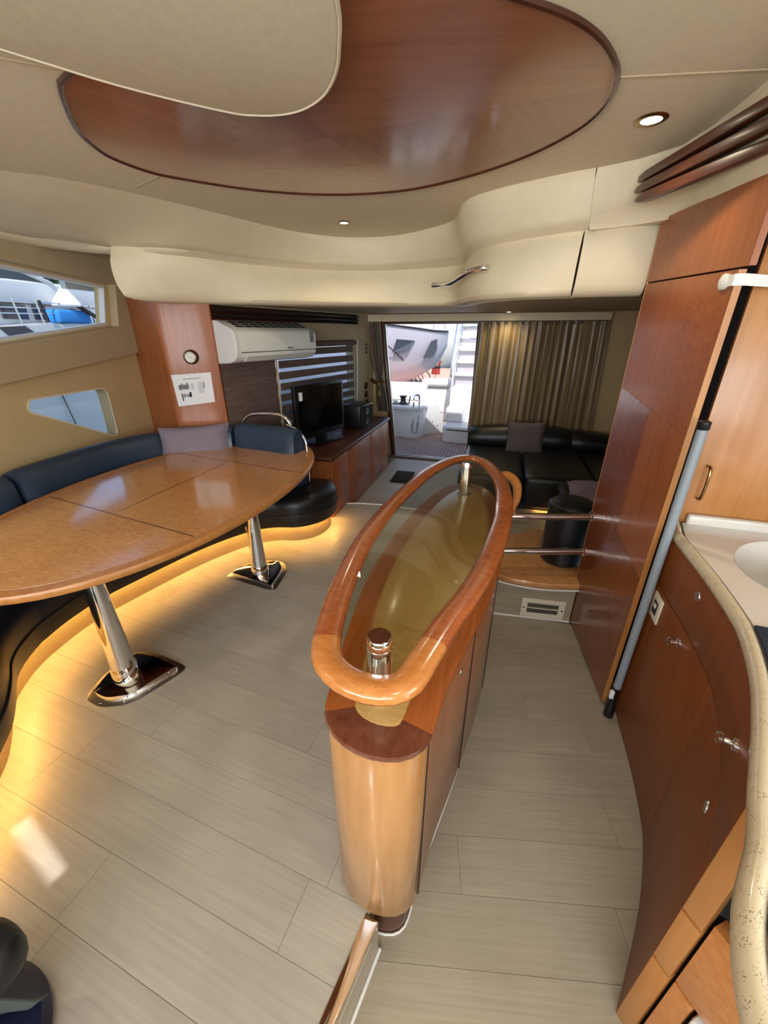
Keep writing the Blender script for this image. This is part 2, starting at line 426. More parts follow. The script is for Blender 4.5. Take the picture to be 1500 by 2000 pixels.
FM = [(-3.4, -.8), (-.5, -.8), (-.215, .575), (-.19, 1.0), (-.16, 2.462), (.1, 2.462), (.1, 3.70), (-.62, 3.74), (-1.11, 3.768), (-1.364, 3.739), (-1.6, 3.66), (-3.4, 3.66)]
fl = struct('floor', prism(FM, -.26, -.003), 'joint', smooth=False)
planks(fl, [(-2.6, -.3), (-.396, -.3), (-.215, .575), (-.19, 1.0), (-.16, 2.462), (.1, 2.462), (.1, 3.70), (-.62, 3.74), (-1.11, 3.768), (-1.364, 3.739), (-1.6, 3.66), (-2.6, 3.66)], -.0035, 0, -5, .19, 1.25, 'laminate', 3)
fg = struct('floor', prism([(-.52, -2.3), (1.9, -2.3), (1.9, 2.56), (-.3, 2.56)], -.26, -.193), 'joint', smooth=False)
planks(fg, [(-.4, -.2), (1.0, -.2), (1.0, 2.5), (-.25, 2.5), (-.25, .5)], -.1935, -.19, 12, .19, 1.25, 'laminate_b', 5)
fa = struct('floor', prism([(-2.4, 3.5), (2.0, 3.5), (2.0, 5.95), (-2.4, 5.95)], -.26, -.103), 'joint', smooth=False)
planks(fa, [(-1.5, 3.6), (.9, 3.6), (.9, 5.8), (-1.5, 5.8)], -.1035, -.1, 0, .19, 1.25, 'laminate', 8)
ns = struct('trim_1', tube([(x, y, -.002) for x, y in [(-1.6, 3.66), (-1.364, 3.739), (-1.11, 3.768), (-.62, 3.74), (.1, 3.70)]], .011, 8), 'white_pl')
ns['label'] = 'thin pale nosing on the edge of the dining platform'
# chrome step edge beside the island nose, and the riser below it
sd = Vector((-.05, -.235)).normalized(); sn = Vector((-sd.y, sd.x))
a0 = Vector((-.182, .572)); a1 = a0 + sd * 1.4
st = struct('trim_2', prism([a0, a0 - sn * .046, a1 - sn * .046, a1], -.028, .004), 'chrome', bevel=.003)
st['label'] = 'chrome step edge running from the island nose to the bottom of the picture'
struct('trim_3', prism([a0 - sn * .002, a0 - sn * .03, a1 - sn * .03, a1 - sn * .002], -.19, -.028), 'lam_x')
struct('trim_4', tube([(a0.x + .004, a0.y, -.184), (a1.x + .004, a1.y, -.184)], .006, 6), 'white_pl')

# left wall with the big side window and the porthole
PL, QL = Vector((-3.38, 3.0)), Vector((-3.12, 1.0)); dL = (QL - PL).normalized()
nL = Vector((-dL.y, dL.x));  nL = nL if nL.x > 0 else -nL
fnL = lambda u, z: (PL.x + dL.x * u, PL.y + dL.y * u, z)
# u runs from the pillar (0) towards the bow
yu = lambda y: (3.0 - y) / abs(dL.y)
port = round_poly([(yu(2.10), 1.255), (yu(2.80), 1.255), (yu(2.79), .83), (yu(2.07), 1.185)], .07)
win = [(yu(1.35), 2.17), (yu(2.233), 2.116), (yu(3.079), 2.069), (yu(2.994), 1.761), (yu(2.049), 1.644), (yu(1.35), 1.56)]
wl_ = struct('wall_left', sheet([(-.32, -.2), (-.32, 2.45), (5.3, 2.45), (5.3, -.2)], [port, win], fnL, -.10, (nL.x, nL.y, 0)), 'wall_beige', smooth=False)
sur = sheet([(yu(3.27), 2.36), (yu(3.22), 1.53), (yu(1.953), 1.396), (yu(.6), 1.25), (yu(.6), 2.30)],
            [[(u, z) for u, z in [(yu(1.35), 2.17), (yu(2.233), 2.13), (yu(3.13), 2.082), (yu(3.05), 1.752), (yu(2.045), 1.632), (yu(1.35), 1.55)]]], fnL, .07, (nL.x, nL.y, 0))
s_ = struct('trim_5', sur, 'taupe', bevel=0); s_['label'] = 'padded taupe surround of the side window'
w1 = struct('window_1', sheet(win, [offset(win, .022)], fnL, .05, (nL.x, nL.y, 0)), 'white', smooth=False)
w1.location = (nL.x * -.05, nL.y * -.05, 0)
wg = struct('pane', sheet(offset(win, -.01), [], fnL, .006, (nL.x, nL.y, 0)), 'glass', w1, smooth=False); wg.location = (nL.x * -.03, nL.y * -.03, 0)
w2 = struct('window_2', sheet(offset(port, -.012), [port], fnL, -.10, (nL.x, nL.y, 0)), 'cream', smooth=False); w2.location = (nL.x * .004, nL.y * .004, 0)
wg = struct('pane', sheet(offset(port, -.01), [], fnL, .006, (nL.x, nL.y, 0)), 'glass', w2, smooth=False); wg.location = (nL.x * -.09, nL.y * -.09, 0)
# forward part of the saloon, behind the lens: side walls, windscreen
struct('wall_left', seg_box((-3.10, .98), (-2.7, -2.3), .06, -.2, 2.45), 'wall_beige', smooth=False)
wf = sheet([(-2.8, -.26), (-2.8, 2.45), (2.0, 2.45), (2.0, -.26)], [[(-2.5, 1.05), (-.5, 1.05), (-.5, 2.2), (-2.5, 2.2)], [(-.4, 1.05), (1.7, 1.05), (1.7, 2.2), (-.4, 2.2)]], lambda u, z: (u, -2.3, z), -.08, (0, 1, 0))
struct('wall_front', wf, 'taupe', smooth=False)
w3 = struct('window_3', join(box((-.45, -2.33, 1.62), (.1, .03, 1.2)), box((-.4, -2.33, 1.035), (4.3, .05, .03)), box((-.4, -2.33, 2.215), (4.3, .05, .03))), 'white_pl')
struct('pane', box((-.4, -2.35, 1.62), (4.2, .006, 1.16)), 'glass', w3, smooth=False)
# right wall with the galley window
wr = sheet([(-2.3, -.26), (-2.3, 2.45), (2.1, 2.45), (2.1, -.26)], [[(-1.6, 1.12), (1.85, 1.12), (1.85, 2.0), (-1.6, 2.0)]], lambda u, z: (1.72, u, z), .08, (1, 0, 0))
struct('wall_right', wr, 'cream', smooth=False)
w4 = struct('window_4', join(box((1.74, .125, 1.11), (.06, 3.5, .03)), box((1.74, .125, 2.01), (.06, 3.5, .03)), box((1.74, .2, 1.56), (.05, .05, .88))), 'white_pl')
struct('pane', box((1.76, .125, 1.56), (.006, 3.48, .9)), 'glass', w4, smooth=False)
struct('wall_right', box((2.0, 4.0, 1.1), (.08, 4.0, 2.7)), 'wall_beige', smooth=False)

# cherry pillar between side window and air conditioner
pil = [(-2.47, 3.25), (-2.41, 3.145), (-2.42, 3.127), (-2.72, 3.0)] + [tuple(p) for p in cr([(-2.72, 3.0), (-2.775, 2.974), (-2.81, 2.966), (-2.86, 2.985)], 4)] + [(-3.42, 3.265), (-3.42, 3.40)]
pc = struct('trim_6', prism(pil, 0, 1.98), 'cherry_v', angle=50); struct('wall_left', prism([(-2.43, 3.32), (-2.42, 3.16), (-2.76, 3.0), (-3.42, 3.28), (-3.42, 3.42)], 1.98, 2.5), 'taupe', smooth=False); pc['label'] = 'cherry veneered pillar between window and blinds'

# left wall behind blinds and television
PA, QA = Vector((-2.46, 3.1)), Vector((-1.86, 5.92)); dA = (QA - PA).normalized(); nA = Vector((dA.y, -dA.x))
A3 = lambda u, z, o=0: (PA.x + dA.x * u + nA.x * o, PA.y + dA.y * u + nA.y * o, z)
struct('wall_left', sheet([(.10, -.26), (.10, 2.1), (2.95, 2.1), (2.95, -.26)], [[(.75, .78), (.75, 1.56), (2.25, 1.56), (2.25, .78)]], A3, -.06, (nA.x, nA.y, 0)), 'taupe', smooth=False)
w5 = struct('window_5', join(*[seg_box(A3(a, 0), A3(b, 0), .03, z0, z1) for a, b, z0, z1 in ((.73, 2.27, .765, .785), (.73, 2.27, 1.555, 1.575))]), 'white_pl'); w5.location = (nA.x * -.04, nA.y * -.04, 0)
g5 = struct('pane', seg_box(A3(.73, 0), A3(2.27, 0), .006, .77, 1.57), 'glass', w5, smooth=False)

# aft bulkhead with the door opening
YB = 5.92
dr = [(-1.56, -.085), (-1.735, 1.84), (.9, 1.84), (.9, -.085)]
struct('wall_back', sheet([(-2.1, -.26), (-2.1, 2.1), (2.05, 2.1), (2.05, -.26)], [dr], lambda u, z: (u, YB, z), .08, (0, 1, 0)), 'wall_beige', smooth=False)
d1 = struct('door_1', join(loft([[(-1.75, YB - .012, 1.84), (-1.75, YB + .07, 1.84), (-1.70, YB + .07, 1.84), (-1.70, YB - .012, 1.84)], [(-1.575, YB - .012, -.1), (-1.575, YB + .07, -.1), (-1.525, YB + .07, -.1), (-1.525, YB - .012, -.1)]], close_u=True, cap=True),
                           box((-.42, YB + .03, 1.825), (2.66, .08, .03)), box((-.33, YB + .03, -.095), (2.5, .11, .03)), box((-.375, YB + .05, .87), (.06, .05, 1.9))), 'dark_wood_y', bevel=.003)
d1['label'] = 'sliding aft door frame'
struct('door_track', join(box((-.33, YB - .02, -.082), (2.45, .012, .02)), box((-.33, YB + .02, -.082), (2.45, .012, .03)), box((-.33, YB + .06, -.082), (2.45, .012, .02))), 'steel', d1)
struct('jamb_trim', tube([(-1.685, YB + .03, 1.82), (-1.51, YB + .03, -.08)], .014, 8), 'steel', d1)
struct('sliding_pane', box((.27, YB + .05, .87), (1.24, .008, 1.9)), 'glass', d1, smooth=False)
pm = struct('trim_7', box((-.36, 5.83, 1.885), (3.06, .10, .09)), 'cream', bevel=.006); pm['label'] = 'cream pelmet above the aft door and curtain'

# ------------------------------------------------------------------ ceiling
CE = struct('ceiling', sheet([(-3.7, -2.4), (2.1, -2.4), (2.1, 4.2), (-3.7, 4.2)],
    [[(-1.152, -1.188), (-1.126, -1.122), (-.820, -1.208), (-.836, -1.268)], [(-.84, -1.287), (-.829, -1.28), (-.881, -1.36), (-.896, -1.365)]],  # unseen slits cut so the sun throws a patch on the floor
    lambda x, y: (x, y, 2.4), .02, (0, 0, 1)), 'beige', smooth=False)
wp = [(-1.326, 1.272), (-1.40, 1.30), (-1.486, 1.376), (-1.645, 1.551), (-1.73, 1.72), (-1.745, 1.82), (-1.72, 1.96), (-1.645, 2.078), (-1.379, 2.335), (-1.042, 2.51), (-.649, 2.561), (-.312, 2.46), (-.029, 2.284), (.151, 2.087), (.224, 1.916), (.228, 1.748), (.173, 1.589), (.091, 1.466), (-.022, 1.365), (-.2, 1.25), (-.5, 1.12), (-.9, 1.1)]
wps = [tuple(p) for p in cr([p + (0,) for p in wp[1:]], 5)]; wps = [wp[0]] + [p[:2] for p in wps]
Vv = (-.759, 1.857); rays = [(.233, 1.779), (-.666, 2.323), (-1.647, 2.063)]
def sector(poly, a, b): return clip(clip(poly, Vv, a), b, Vv)
def wedge(poly, a, b):
    n = offset(poly, 0.0); return sector([tuple(p) for p in n], a, b)
s1 = wedge(wps, rays[0], rays[1]); s2 = wedge(wps, rays[1], rays[2])
# bow-side sectors: left of the ray to rays[2] and right of the ray to rays[0], divided on a line towards the bow
bow = (-.72, .2)
sL = clip(clip(wps, Vv, rays[2]), bow, Vv); sR = clip(clip(wps, Vv, bow), rays[0], Vv)
for poly, mt in ((s1, 'ceil_wood_b'), (s2, 'ceil_wood'), (sL, 'ceil_wood_b'), (sR, 'ceil_wood')):
    if len(poly) > 2: struct('veneer_panel', prism(poly, 2.392, 2.4), mt, CE, smooth=False)
struct('veneer_edge', tube([(p[0], p[1], 2.395) for p in wps + wps[:1]], .009, 6), 'dark_wood', CE)
k = (1.7 - 2.365) / (1.7 - 2.4)
cp_ = [(-1.326, 1.272), (-1.189, 1.445), (-1.02, 1.612), (-.94, 1.655), (-.875, 1.672), (-.81, 1.672), (-.747, 1.654), (-.675, 1.61), (-.617, 1.549), (-.57, 1.48), (-.535, 1.408), (-.472, 1.237), (-.42, .9), (-.6, .45), (-1.1, .3), (-1.5, .6), (-1.48, 1.0)]
cps = [(p[0] * k, p[1] * k) for p in [tuple(q) for q in cr([p + (0,) for p in cp_], 4, closed=True)]]
cpn = mk('headliner_panel', prism(cps, 2.365, 2.4), 'beige', CE, bevel=.008, seg=3)
struct('panel_piping', tube([(p[0], p[1], 2.369) for p in offset(cps, -.003)] + [(offset(cps, -.003)[0][0], offset(cps, -.003)[0][1], 2.369)], .006, 6), 'beige', CE)
for a, b in (((-2.2, .6), (-1.326, 1.272)), ((-1.98, 2.14), (-1.642, 2.008)), ((.228, 1.75), (.70, 1.84))):
    struct('seam', tube([(a[0], a[1], 2.4), (b[0], b[1], 2.4)], .0035, 6), 'taupe', CE)

# two stepped, upholstered soffits sweeping across in an S
C = [(.563, 2.404), (.457, 2.50), (.276, 2.524), (.054, 2.602), (-.202, 2.733), (-.341, 2.886), (-.425, 3.216), (-.513, 3.36), (-.817, 3.566), (-1.106, 3.632), (-1.434, 3.518), (-1.699, 3.177), (-1.913, 2.602), (-2.083, 2.194), (-2.251, 1.904), (-2.45, 1.70), (-2.6, 1.2), (-2.6, -2.3)]
D = [(.648, 2.62, 2.185), (.468, 2.572, 2.175), (.216, 2.626, 2.17), (-.038, 2.763, 2.17), (-.187, 2.90, 2.17), (-.299, 3.11, 2.17), (-.355, 3.40, 2.172), (-.456, 3.58, 2.174), (-.64, 3.66, 2.175), (-.923, 3.69, 2.175), (-1.3, 3.68, 2.18), (-1.72, 3.52, 2.19), (-2.05, 3.20, 2.2), (-2.25, 2.90, 2.21), (-2.45, 2.72, 2.215), (-2.87, 2.756, 2.24), (-3.117, 2.49, 2.25), (-3.15, 2.2, 2.25), (-3.05, 1.2, 2.25), (-2.7, -2.3, 2.25)]
E_ = [(.66, 2.64, 2.18), (.468, 2.602, 2.168), (.216, 2.65, 2.165), (-.038, 2.79, 2.165), (-.195, 2.935, 2.165), (-.310, 3.165, 2.166), (-.366, 3.46, 2.168), (-.456, 3.625, 2.17), (-.63, 3.70, 2.17), (-.923, 3.73, 2.17), (-1.3, 3.72, 2.175), (-1.73, 3.565, 2.187), (-2.09, 3.25, 2.195), (-2.30, 2.95, 2.205), (-2.48, 2.76, 2.21), (-2.65, 2.69, 2.215), (-2.79, 2.66, 2.21), (-2.80, 2.662, 2.21)]
F = [(.655, 2.665, 1.88), (.493, 2.655, 1.88), (.269, 2.67, 1.88), (-.001, 2.72, 1.88), (-.20, 2.87, 1.88), (-.33, 3.18, 1.885), (-.40, 3.50, 1.893), (-.50, 3.64, 1.898), (-.68, 3.72, 1.902), (-.93, 3.72, 1.906), (-1.3, 3.66, 1.911), (-1.66, 3.48, 1.913), (-2.02, 3.28, 1.916), (-2.36, 3.06, 1.916), (-2.58, 2.86, 1.916), (-2.70, 2.755, 1.92), (-2.765, 2.68, 1.935), (-2.79, 2.668, 1.985)]
NS = 90
Cs = resample(cr([p + (2.4,) for p in C], 10), NS); Ds = resample(cr(D, 10), NS)
Es = resample(cr(E_, 10), NS); Fs = resample(cr(F, 10), NS)
def band(top, bot, up, i0, i1, bulge=.025):
    rows = []
    for i in range(i0, i1 + 1):
        a, b = top[i], bot[i]; t = (top[min(i + 1, NS - 1)] - top[max(i - 1, 0)]).normalized(); n = Vector((t.y, -t.x, 0)) * -1
        n = n if n.dot(Vector((0, -1, 0)) + Vector((.3, 0, 0))) > 0 else n
        r = [a + Vector((0, 0, up)) - n * up * .5, a]
        for s in (.2, .4, .6, .75, .86): r.append(a.lerp(b, s) + n * bulge * math.sin(math.pi * min(1, s * .75 + .1)))
        r.append(b + Vector((0, 0, .03)) + n * bulge * .8); r.append(b + Vector((0, 0, .008)) + n * bulge * .2); r.append(b - n * .12)
        rows.append(r)
    return loft(rows, cap=True)
jc = 3
su = struct('trim_8', band(Cs, Ds, .01, jc, NS - 1), 'cream', angle=60); su['label'] = 'upper cream soffit sweeping around the ceiling'
sl = struct('trim_9', band(Es, Fs, .06, 7, NS - 1, .03), 'cream', angle=60); sl['label'] = 'lower cream soffit above the aft saloon'
# right-hand soffit panels beyond the joint, running forward above the tall cabinet
CR = [tuple(Cs[jc] - Vector((-.006, 0, 0)))] + [(.563, 2.404, 2.4), (.640, 2.20, 2.4), (.668, 1.95, 2.4), (.69, 1.5, 2.4), (.70, .5, 2.4), (.70, -2.3, 2.4)]
DR = [tuple(Ds[jc] - Vector((-.006, 0, 0)))] + [(.650, 2.56, 2.185), (.70, 2.2, 2.165), (.742, 1.83, 2.14), (.78, 1.4, 2.13), (.80, .5, 2.12), (.80, -2.3, 2.12)]
rows = []
for a, b in zip(resample(cr(CR, 8), 30), resample(cr(DR, 8), 30)):
    n = Vector((-.7, -.5, 0)); rows.append([a, a.lerp(b, .25) + n * .012, a.lerp(b, .5) + n * .02, a.lerp(b, .75) + n * .02, b + Vector((0, 0, .03)) + n * .016, b, b - n * .08])
sr = struct('trim_10', loft(rows, cap=False), 'cream', angle=60); sr['label'] = 'cream soffit above the tall cherry cabinet'
rows = []
for a, b in zip([Es[7] + Vector((.006, 0, 0)), Es[3], Es[0]], [Fs[7] + Vector((.006, 0, 0)), Fs[3], Fs[0]]):
    n = Vector((0, -1, 0)); rows.append([a + Vector((0, .04, .06)), a, a.lerp(b, .2) + n * .02, a.lerp(b, .5) + n * .03, a.lerp(b, .8) + n * .03, b + Vector((0, 0, .03)) + n * .024, b + Vector((0, 0, .008)) + n * .006, b - n * .05])
struct('trim_11', loft(rows), 'cream', angle=60)['label'] = 'short cream soffit panel beside the tall cabinet'
# flat aft ceiling behind the soffits
bmv = [(p.x, p.y + .02, p.z + .004) for p in Fs] + [(-2.9, 3.3, 1.94), (-2.1, 6.0, 1.94), (2.05, 6.0, 1.94), (2.05, 2.8, 1.9), (.9, 2.8, 1.9)]
bmx = bmesh.new(); vs = [bmx.verts.new(p) for p in bmv]; ed = [bmx.edges.new((vs[i], vs[(i + 1) % len(vs)])) for i in range(len(vs))]
bmesh.ops.triangle_fill(bmx, use_beauty=True, edges=ed, normal=(0, 0, 1)); bmx.verts.index_update()
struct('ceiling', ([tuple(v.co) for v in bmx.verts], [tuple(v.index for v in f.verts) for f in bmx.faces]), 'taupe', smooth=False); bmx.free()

# outer shell added above the linings to shut out leaking sky light
struct('ceiling', box((-.8, 2.8, 2.56), (6.2, 6.6, .06)), 'white', smooth=False)
struct('wall_right', box((2.06, 1.9, 1.6), (.06, 8.6, 2.0)), 'white', smooth=False)
struct('wall_left', box((-3.75, 4.6, 2.3), (.06, 3.2, .5)), 'white', smooth=False)
struct('wall_back', box((-.8, 6.02, 2.3), (5.9, .06, .5)), 'white', smooth=False)

# ------------------------------------------------------------------ ceiling lights with spot lamps; the forward group is added
def downlight(x, y, z, power, label, r=.034, group=None, col=(1, .86, .64)):
    t = thing('downlight', label, 'light', (x, y, z), group)
    mk('ring', lathe([(r * .8, 0), (r * 1.25, 0), (r * 1.3, -.003), (r * 1.1, -.007), (r * .85, -.006)], (x, y, z), cap=False), 'brass' if z > 2 else 'steel', t)
    mk('lens', lathe([(r * .84, -.004), (r * .5, -.006), (0, -.007)], (x, y, z), n=20), 'lamp', t)
    L = bpy.data.lights.new('downlight_lamp', 'SPOT'); L.energy = power; L.spot_size = R(140); L.spot_blend = .8; L.shadow_soft_size = .04; L.color = col
    lo = bpy.data.objects.new('bulb', L); COL.objects.link(lo); lo.parent = t; lo.location = (0, 0, -.02)
downlight(-1.185, 3.124, 2.4, 16, 'small downlight in the beige ceiling ahead of the middle of the soffit')
downlight(.408, 2.067, 2.4, 16, 'bright downlight in the beige ceiling beside the slatted vent', r=.042)
downlight(-.02, 5.60, 1.936, 16, 'downlight hidden above the gap between door and curtain', col=(1, .8, .4))
downlight(-.25, 4.55, 1.925, 7, 'downlight in the low aft ceiling behind the soffit, mirrored in the island glass')
for x, y, w in ((.38, .3, 'over the galley worktop'), (-2.1, .2, 'over the port sofa end'), (-.8, -1.0, 'behind the helm chair'), (.35, -1.3, 'nearest the starboard windscreen')):
    downlight(x, y, 2.4, 22, 'added unseen downlight in the forward ceiling ' + w, group='added forward downlights')  # out-of-view lamps added to raise the ambient light

# ================================================================== GALLEY ISLAND
HT = [(.600, -.225, 0), (.605, -.226, .044), (.620, -.23, .085), (.65, -.236, .126), (.69, -.243, .152), (.74, -.247, .168), (.80, -.248, .184), (.92, -.245, .212), (1.02, -.236, .236), (1.17, -.225, .265), (1.361, -.212, .288), (1.55, -.197, .298), (1.75, -.183, .30), (2.016, -.166, .279), (2.212, -.161, .25), (2.35, -.157, .213), (2.47, -.155, .17), (2.56, -.152, .122), (2.615, -.15, .07), (2.638, -.15, .03), (2.645, -.15, 0)]
HB = [(.572, -.20, 0), (.576, -.20, .039), (.585, -.201, .07), (.605, -.204, .104), (.635, -.208, .130), (.67, -.211, .143), (.75, -.214, .155), (.85, -.214, .170), (1.0, -.208, .198), (1.17, -.20, .226), (1.36, -.187, .248), (1.6, -.168, .257), (1.75, -.158, .256), (2.0, -.142, .238), (2.2, -.137, .20), (2.35, -.135, .15), (2.43, -.134, .105), (2.48, -.134, .055), (2.496, -.134, .025), (2.5, -.134, 0)]
def oval(T, n=9):
    r = cr([(c + h, y, 0) for y, c, h in T], n); l = cr([(c - h, y, 0) for y, c, h in T][::-1], n)
    return [(p.x, p.y) for p in resample(r + l[1:], 121)[:-1]]
RIM = oval(HT)
ISL = thing('galley_island', 'long oval kitchen island with burl rim and glass top', 'island', (-.2, 1.6, -.19))
def ring(outer, prof, i0, i1):
    """profile [(inset, z)] swept round part of an outline"""
    rows = []; offs = {d: offset(outer, d) for d, z in prof}; n = len(outer)
    full = i1 - i0 >= n
    for i in range(i0, i1 + (0 if full else 1)): rows.append([(offs[d][i % n][0], offs[d][i % n][1], z) for d, z in prof])
    return loft(rows, close_u=True, close_v=full, cap=not full)
prof = [(0.004, .922), (0, .932), (.002, .946), (.010, .954), (.040, .957), (.066, .953), (.074, .946), (.080, .938), (.076, .925), (.05, .914), (.02, .914)]
near = [(i, p) for i, p in enumerate(RIM)]
# indices: 0 = nose, rising along the galley side; the last ones return along the dining side
iR = next(i for i, p in near if p[1] > .80); iL = next(i for i, p in near if i > 60 and p[1] < .76); iF = 60
for a, b, mt in ((0, iR, 'rim_light'), (iR, 34, 'rim'), (34, iF, 'rim'), (iF, 86, 'rim'), (86, iL, 'rim'), (iL, 120, 'rim_light')):
    mk('rim_segment', ring(RIM, prof, a, b), mt, ISL, angle=50)
mk('glass_top', prism(offset(RIM, .076), .932, .942), 'glass_green', ISL, smooth=False, label='green tinted glass top')
LED = oval(HB)
for a, b, mt in ((0, 5, 'ledge_dark'), (5, 60, 'cherry_y'), (60, 115, 'cherry_y'), (115, 120, 'ledge_dark')):
    mk('ledge_segment', ring(LED, [(0, .782), (-.003, .79), (0, .800), (.08, .802), (.08, .77), (.01, .77)], a, b), mt, ISL, angle=50)
mk('burl_panel', prism(offset(LED, .079), .775, .803), 'burl_pale', ISL, bevel=.002, label='pale olive burl shelf under the glass')
BODY = offset(LED, .006)
def skin(i0, i1, z0, z1, d=0.0, t=.02):
    o = offset(BODY, d); q = offset(BODY, d + t); n = len(o); rows = []
    for i in range(i0, i1 + 1):
        a, b = o[i % n], q[i % n]; rows.append([(a[0], a[1], z0), (a[0], a[1], z1), (b[0], b[1], z1), (b[0], b[1], z0)])
    return loft(rows, close_u=True, cap=True)
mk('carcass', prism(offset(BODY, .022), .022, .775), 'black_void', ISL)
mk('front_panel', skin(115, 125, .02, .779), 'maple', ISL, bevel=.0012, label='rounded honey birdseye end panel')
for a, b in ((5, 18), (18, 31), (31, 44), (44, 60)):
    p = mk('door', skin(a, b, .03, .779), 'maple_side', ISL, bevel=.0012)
    if a == 5:
        i = 14; c0 = Vector(BODY[i]); t = (Vector(BODY[i + 1]) - Vector(BODY[i - 1])).normalized(); nn = Vector((t.y, -t.x))
        mk('flush_lock', lathe([(.0, .003), (.009, .0035), (.013, .002), (.014, 0)], (c0.x, c0.y, .70), (nn.x, nn.y, 0)), 'chrome', p)
for i in (5, 18, 31, 44): mk('panel_joint', tube([(BODY[i][0], BODY[i][1], z) for z in (.025, .778)], .0026, 6), 'black_void', ISL)
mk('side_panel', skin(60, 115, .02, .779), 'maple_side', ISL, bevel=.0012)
pl = offset(BODY, .035)
mk('plinth', prism(pl, -.19, .03), 'dark_wood_y', ISL)
mk('plinth_bead', tube([(p[0], p[1], -.187) for p in offset(BODY, .030)[:58]], .004, 6), 'white_pl', ISL, label='thin cream bead along the plinth')
for x, y in ((-.225, .742), (-.146, 2.29)):
    p = mk('post', lathe([(.043, .802), (.043, .81), (.034, .813), (.0335, .97), (.031, .971), (.031, .975), (.0335, .976), (.0335, .998), (.031, 1.003)], (x, y, 0), n=32), 'chrome', ISL)
    mk('cap', lathe([(.030, 1.002), (.029, 1.006), (0, 1.0065)], (x, y, 0), n=32), 'chrome', p)

# two rails between island and tall cabinet, and the turned bracket
for z, g in ((.618, 'upper chrome rail between island and tall cherry cabinet'), (.362, 'lower chrome rail between island and tall cherry cabinet')):
    t = thing('safety_rail', g, 'rail', (.4, 2.55, z), 'rails between island and cabinet')
    mk('bar', tube([(.0, 2.40, z), (.648, 2.585, z)], .024, 16), 'chrome', t)
    mk('flange', lathe([(.034, 0), (.034, .006), (.026, .010)], (.652, 2.586, z), (-.96, -.27, 0)), 'chrome', t)

# ================================================================== DINING TABLE
TX, TY = -2.055, 2.09
def tell(a, b, n=72): return [(TX + math.copysign(abs(math.cos(t)) ** (2 / 2.15), math.cos(t)) * a, TY + math.copysign(abs(math.sin(t)) ** (2 / 2.15), math.sin(t)) * b) for t in [2 * math.pi * i / n for i in range(n)]]
TB = thing('dining_table', 'large oval burl dining table on two chrome legs', 'table', (TX, TY, 0))
out_t = tell(.745, 1.335); in_t = tell(.69, 1.275)
S1 = ((-2.757, 1.673), (-1.419, 1.459)); S2 = ((-2.673, 2.728), (-1.345, 2.534)); S3 = ((-2.088, 1.55), (-2.076, 2.65))
def shrink(poly, d=.002): return [tuple(p) for p in offset(poly, d)]
def half(poly, s, keep): return clip(poly, *(s if keep else s[::-1]))
secA = half(in_t, S1, False); mid = half(half(in_t, S1, True), S2, False); secC = half(in_t, S2, True)
midL = half(mid, S3, True); midR = half(mid, S3, False)
for q in (secA, midL, midR, secC): mk('top_section', prism(shrink(q), .716, .741), 'burl', TB, bevel=.0015, smooth=False)
oA = half(out_t, S1, False); om = half(half(out_t, S1, True), S2, False); oC = half(out_t, S2, True)
prt = [(.006, .704), (0, .714), (0, .732), (.006, .741), (.0535, .742), (.0535, .712), (.05, .704)]
rg = mk('edge_trim', ring(out_t, prt, 0, 72), 'cherry_light', TB, angle=50, label='lighter solid cherry edge band')
mk('underframe', prism(tell(.69, 1.26), .700, .715), 'dark_wood_y', TB)
for s in (S1, S2, ((-2.087, 1.60), (-2.077, 2.60))): mk('joint_strip', seg_box(Vector(s[0]).lerp(Vector(s[1]), .02), Vector(s[0]).lerp(Vector(s[1]), .98), .0045, .73, .7418), 'dark_wood', TB, smooth=False)
def table_leg(x, y, plate, fin):
    l = mk('leg', lathe([(.064, .03), (.062, .10), (.057, .106), (.0565, .11), (.052, .3), (.046, .5), (.041, .69), (.09, .695), (.09, .704)], (x, y, 0), n=32), 'chrome', TB)
    pts = round_poly(plate, .05, 4)
    mk('floor_flange', prism(pts, 0, .007), 'steel', l, bevel=.002, label='thin steel floor flange')
    mk('base_plate', prism([tuple(p) for p in offset(pts, .038)], .006, .032), 'chrome', l, bevel=.006, seg=3)
    ins = resample([Vector(p).to_3d() for p in offset(pts, .018)] , 10)
    for p in ins[:-1]: mk('screw', lathe([(.006, .006), (.005, .009), (0, .0095)], (p.x, p.y, 0), n=8), 'chrome', l)
    fx, fy = fin
    rows = [[(x + fx * (.05 + d) + fy * .006 * sg, y + fy * (.05 + d) - fx * .006 * sg, z) for d, sg in ((0, -1), (w, -1), (w, 1), (0, 1))] for z, w in ((.70, .085), (.6, .075), (.5, .058), (.4, .036), (.33, .018), (.28, .003))]
    mk('fin', loft(rows, close_u=True, cap=True), 'chrome', l, angle=30)
table_leg(-1.762, 1.125, [(-1.86, .955), (-1.728, .935), (-1.60, .998), (-1.53, 1.17), (-1.495, 1.275), (-1.70, 1.31), (-1.87, 1.30), (-1.905, 1.105)], (-.97, .25))
table_leg(-1.611, 2.193, [(-1.87, 2.105), (-1.64, 2.07), (-1.405, 2.035), (-1.43, 2.20), (-1.449, 2.314), (-1.55, 2.425), (-1.70, 2.40), (-1.82, 2.30)], (-.97, .25))

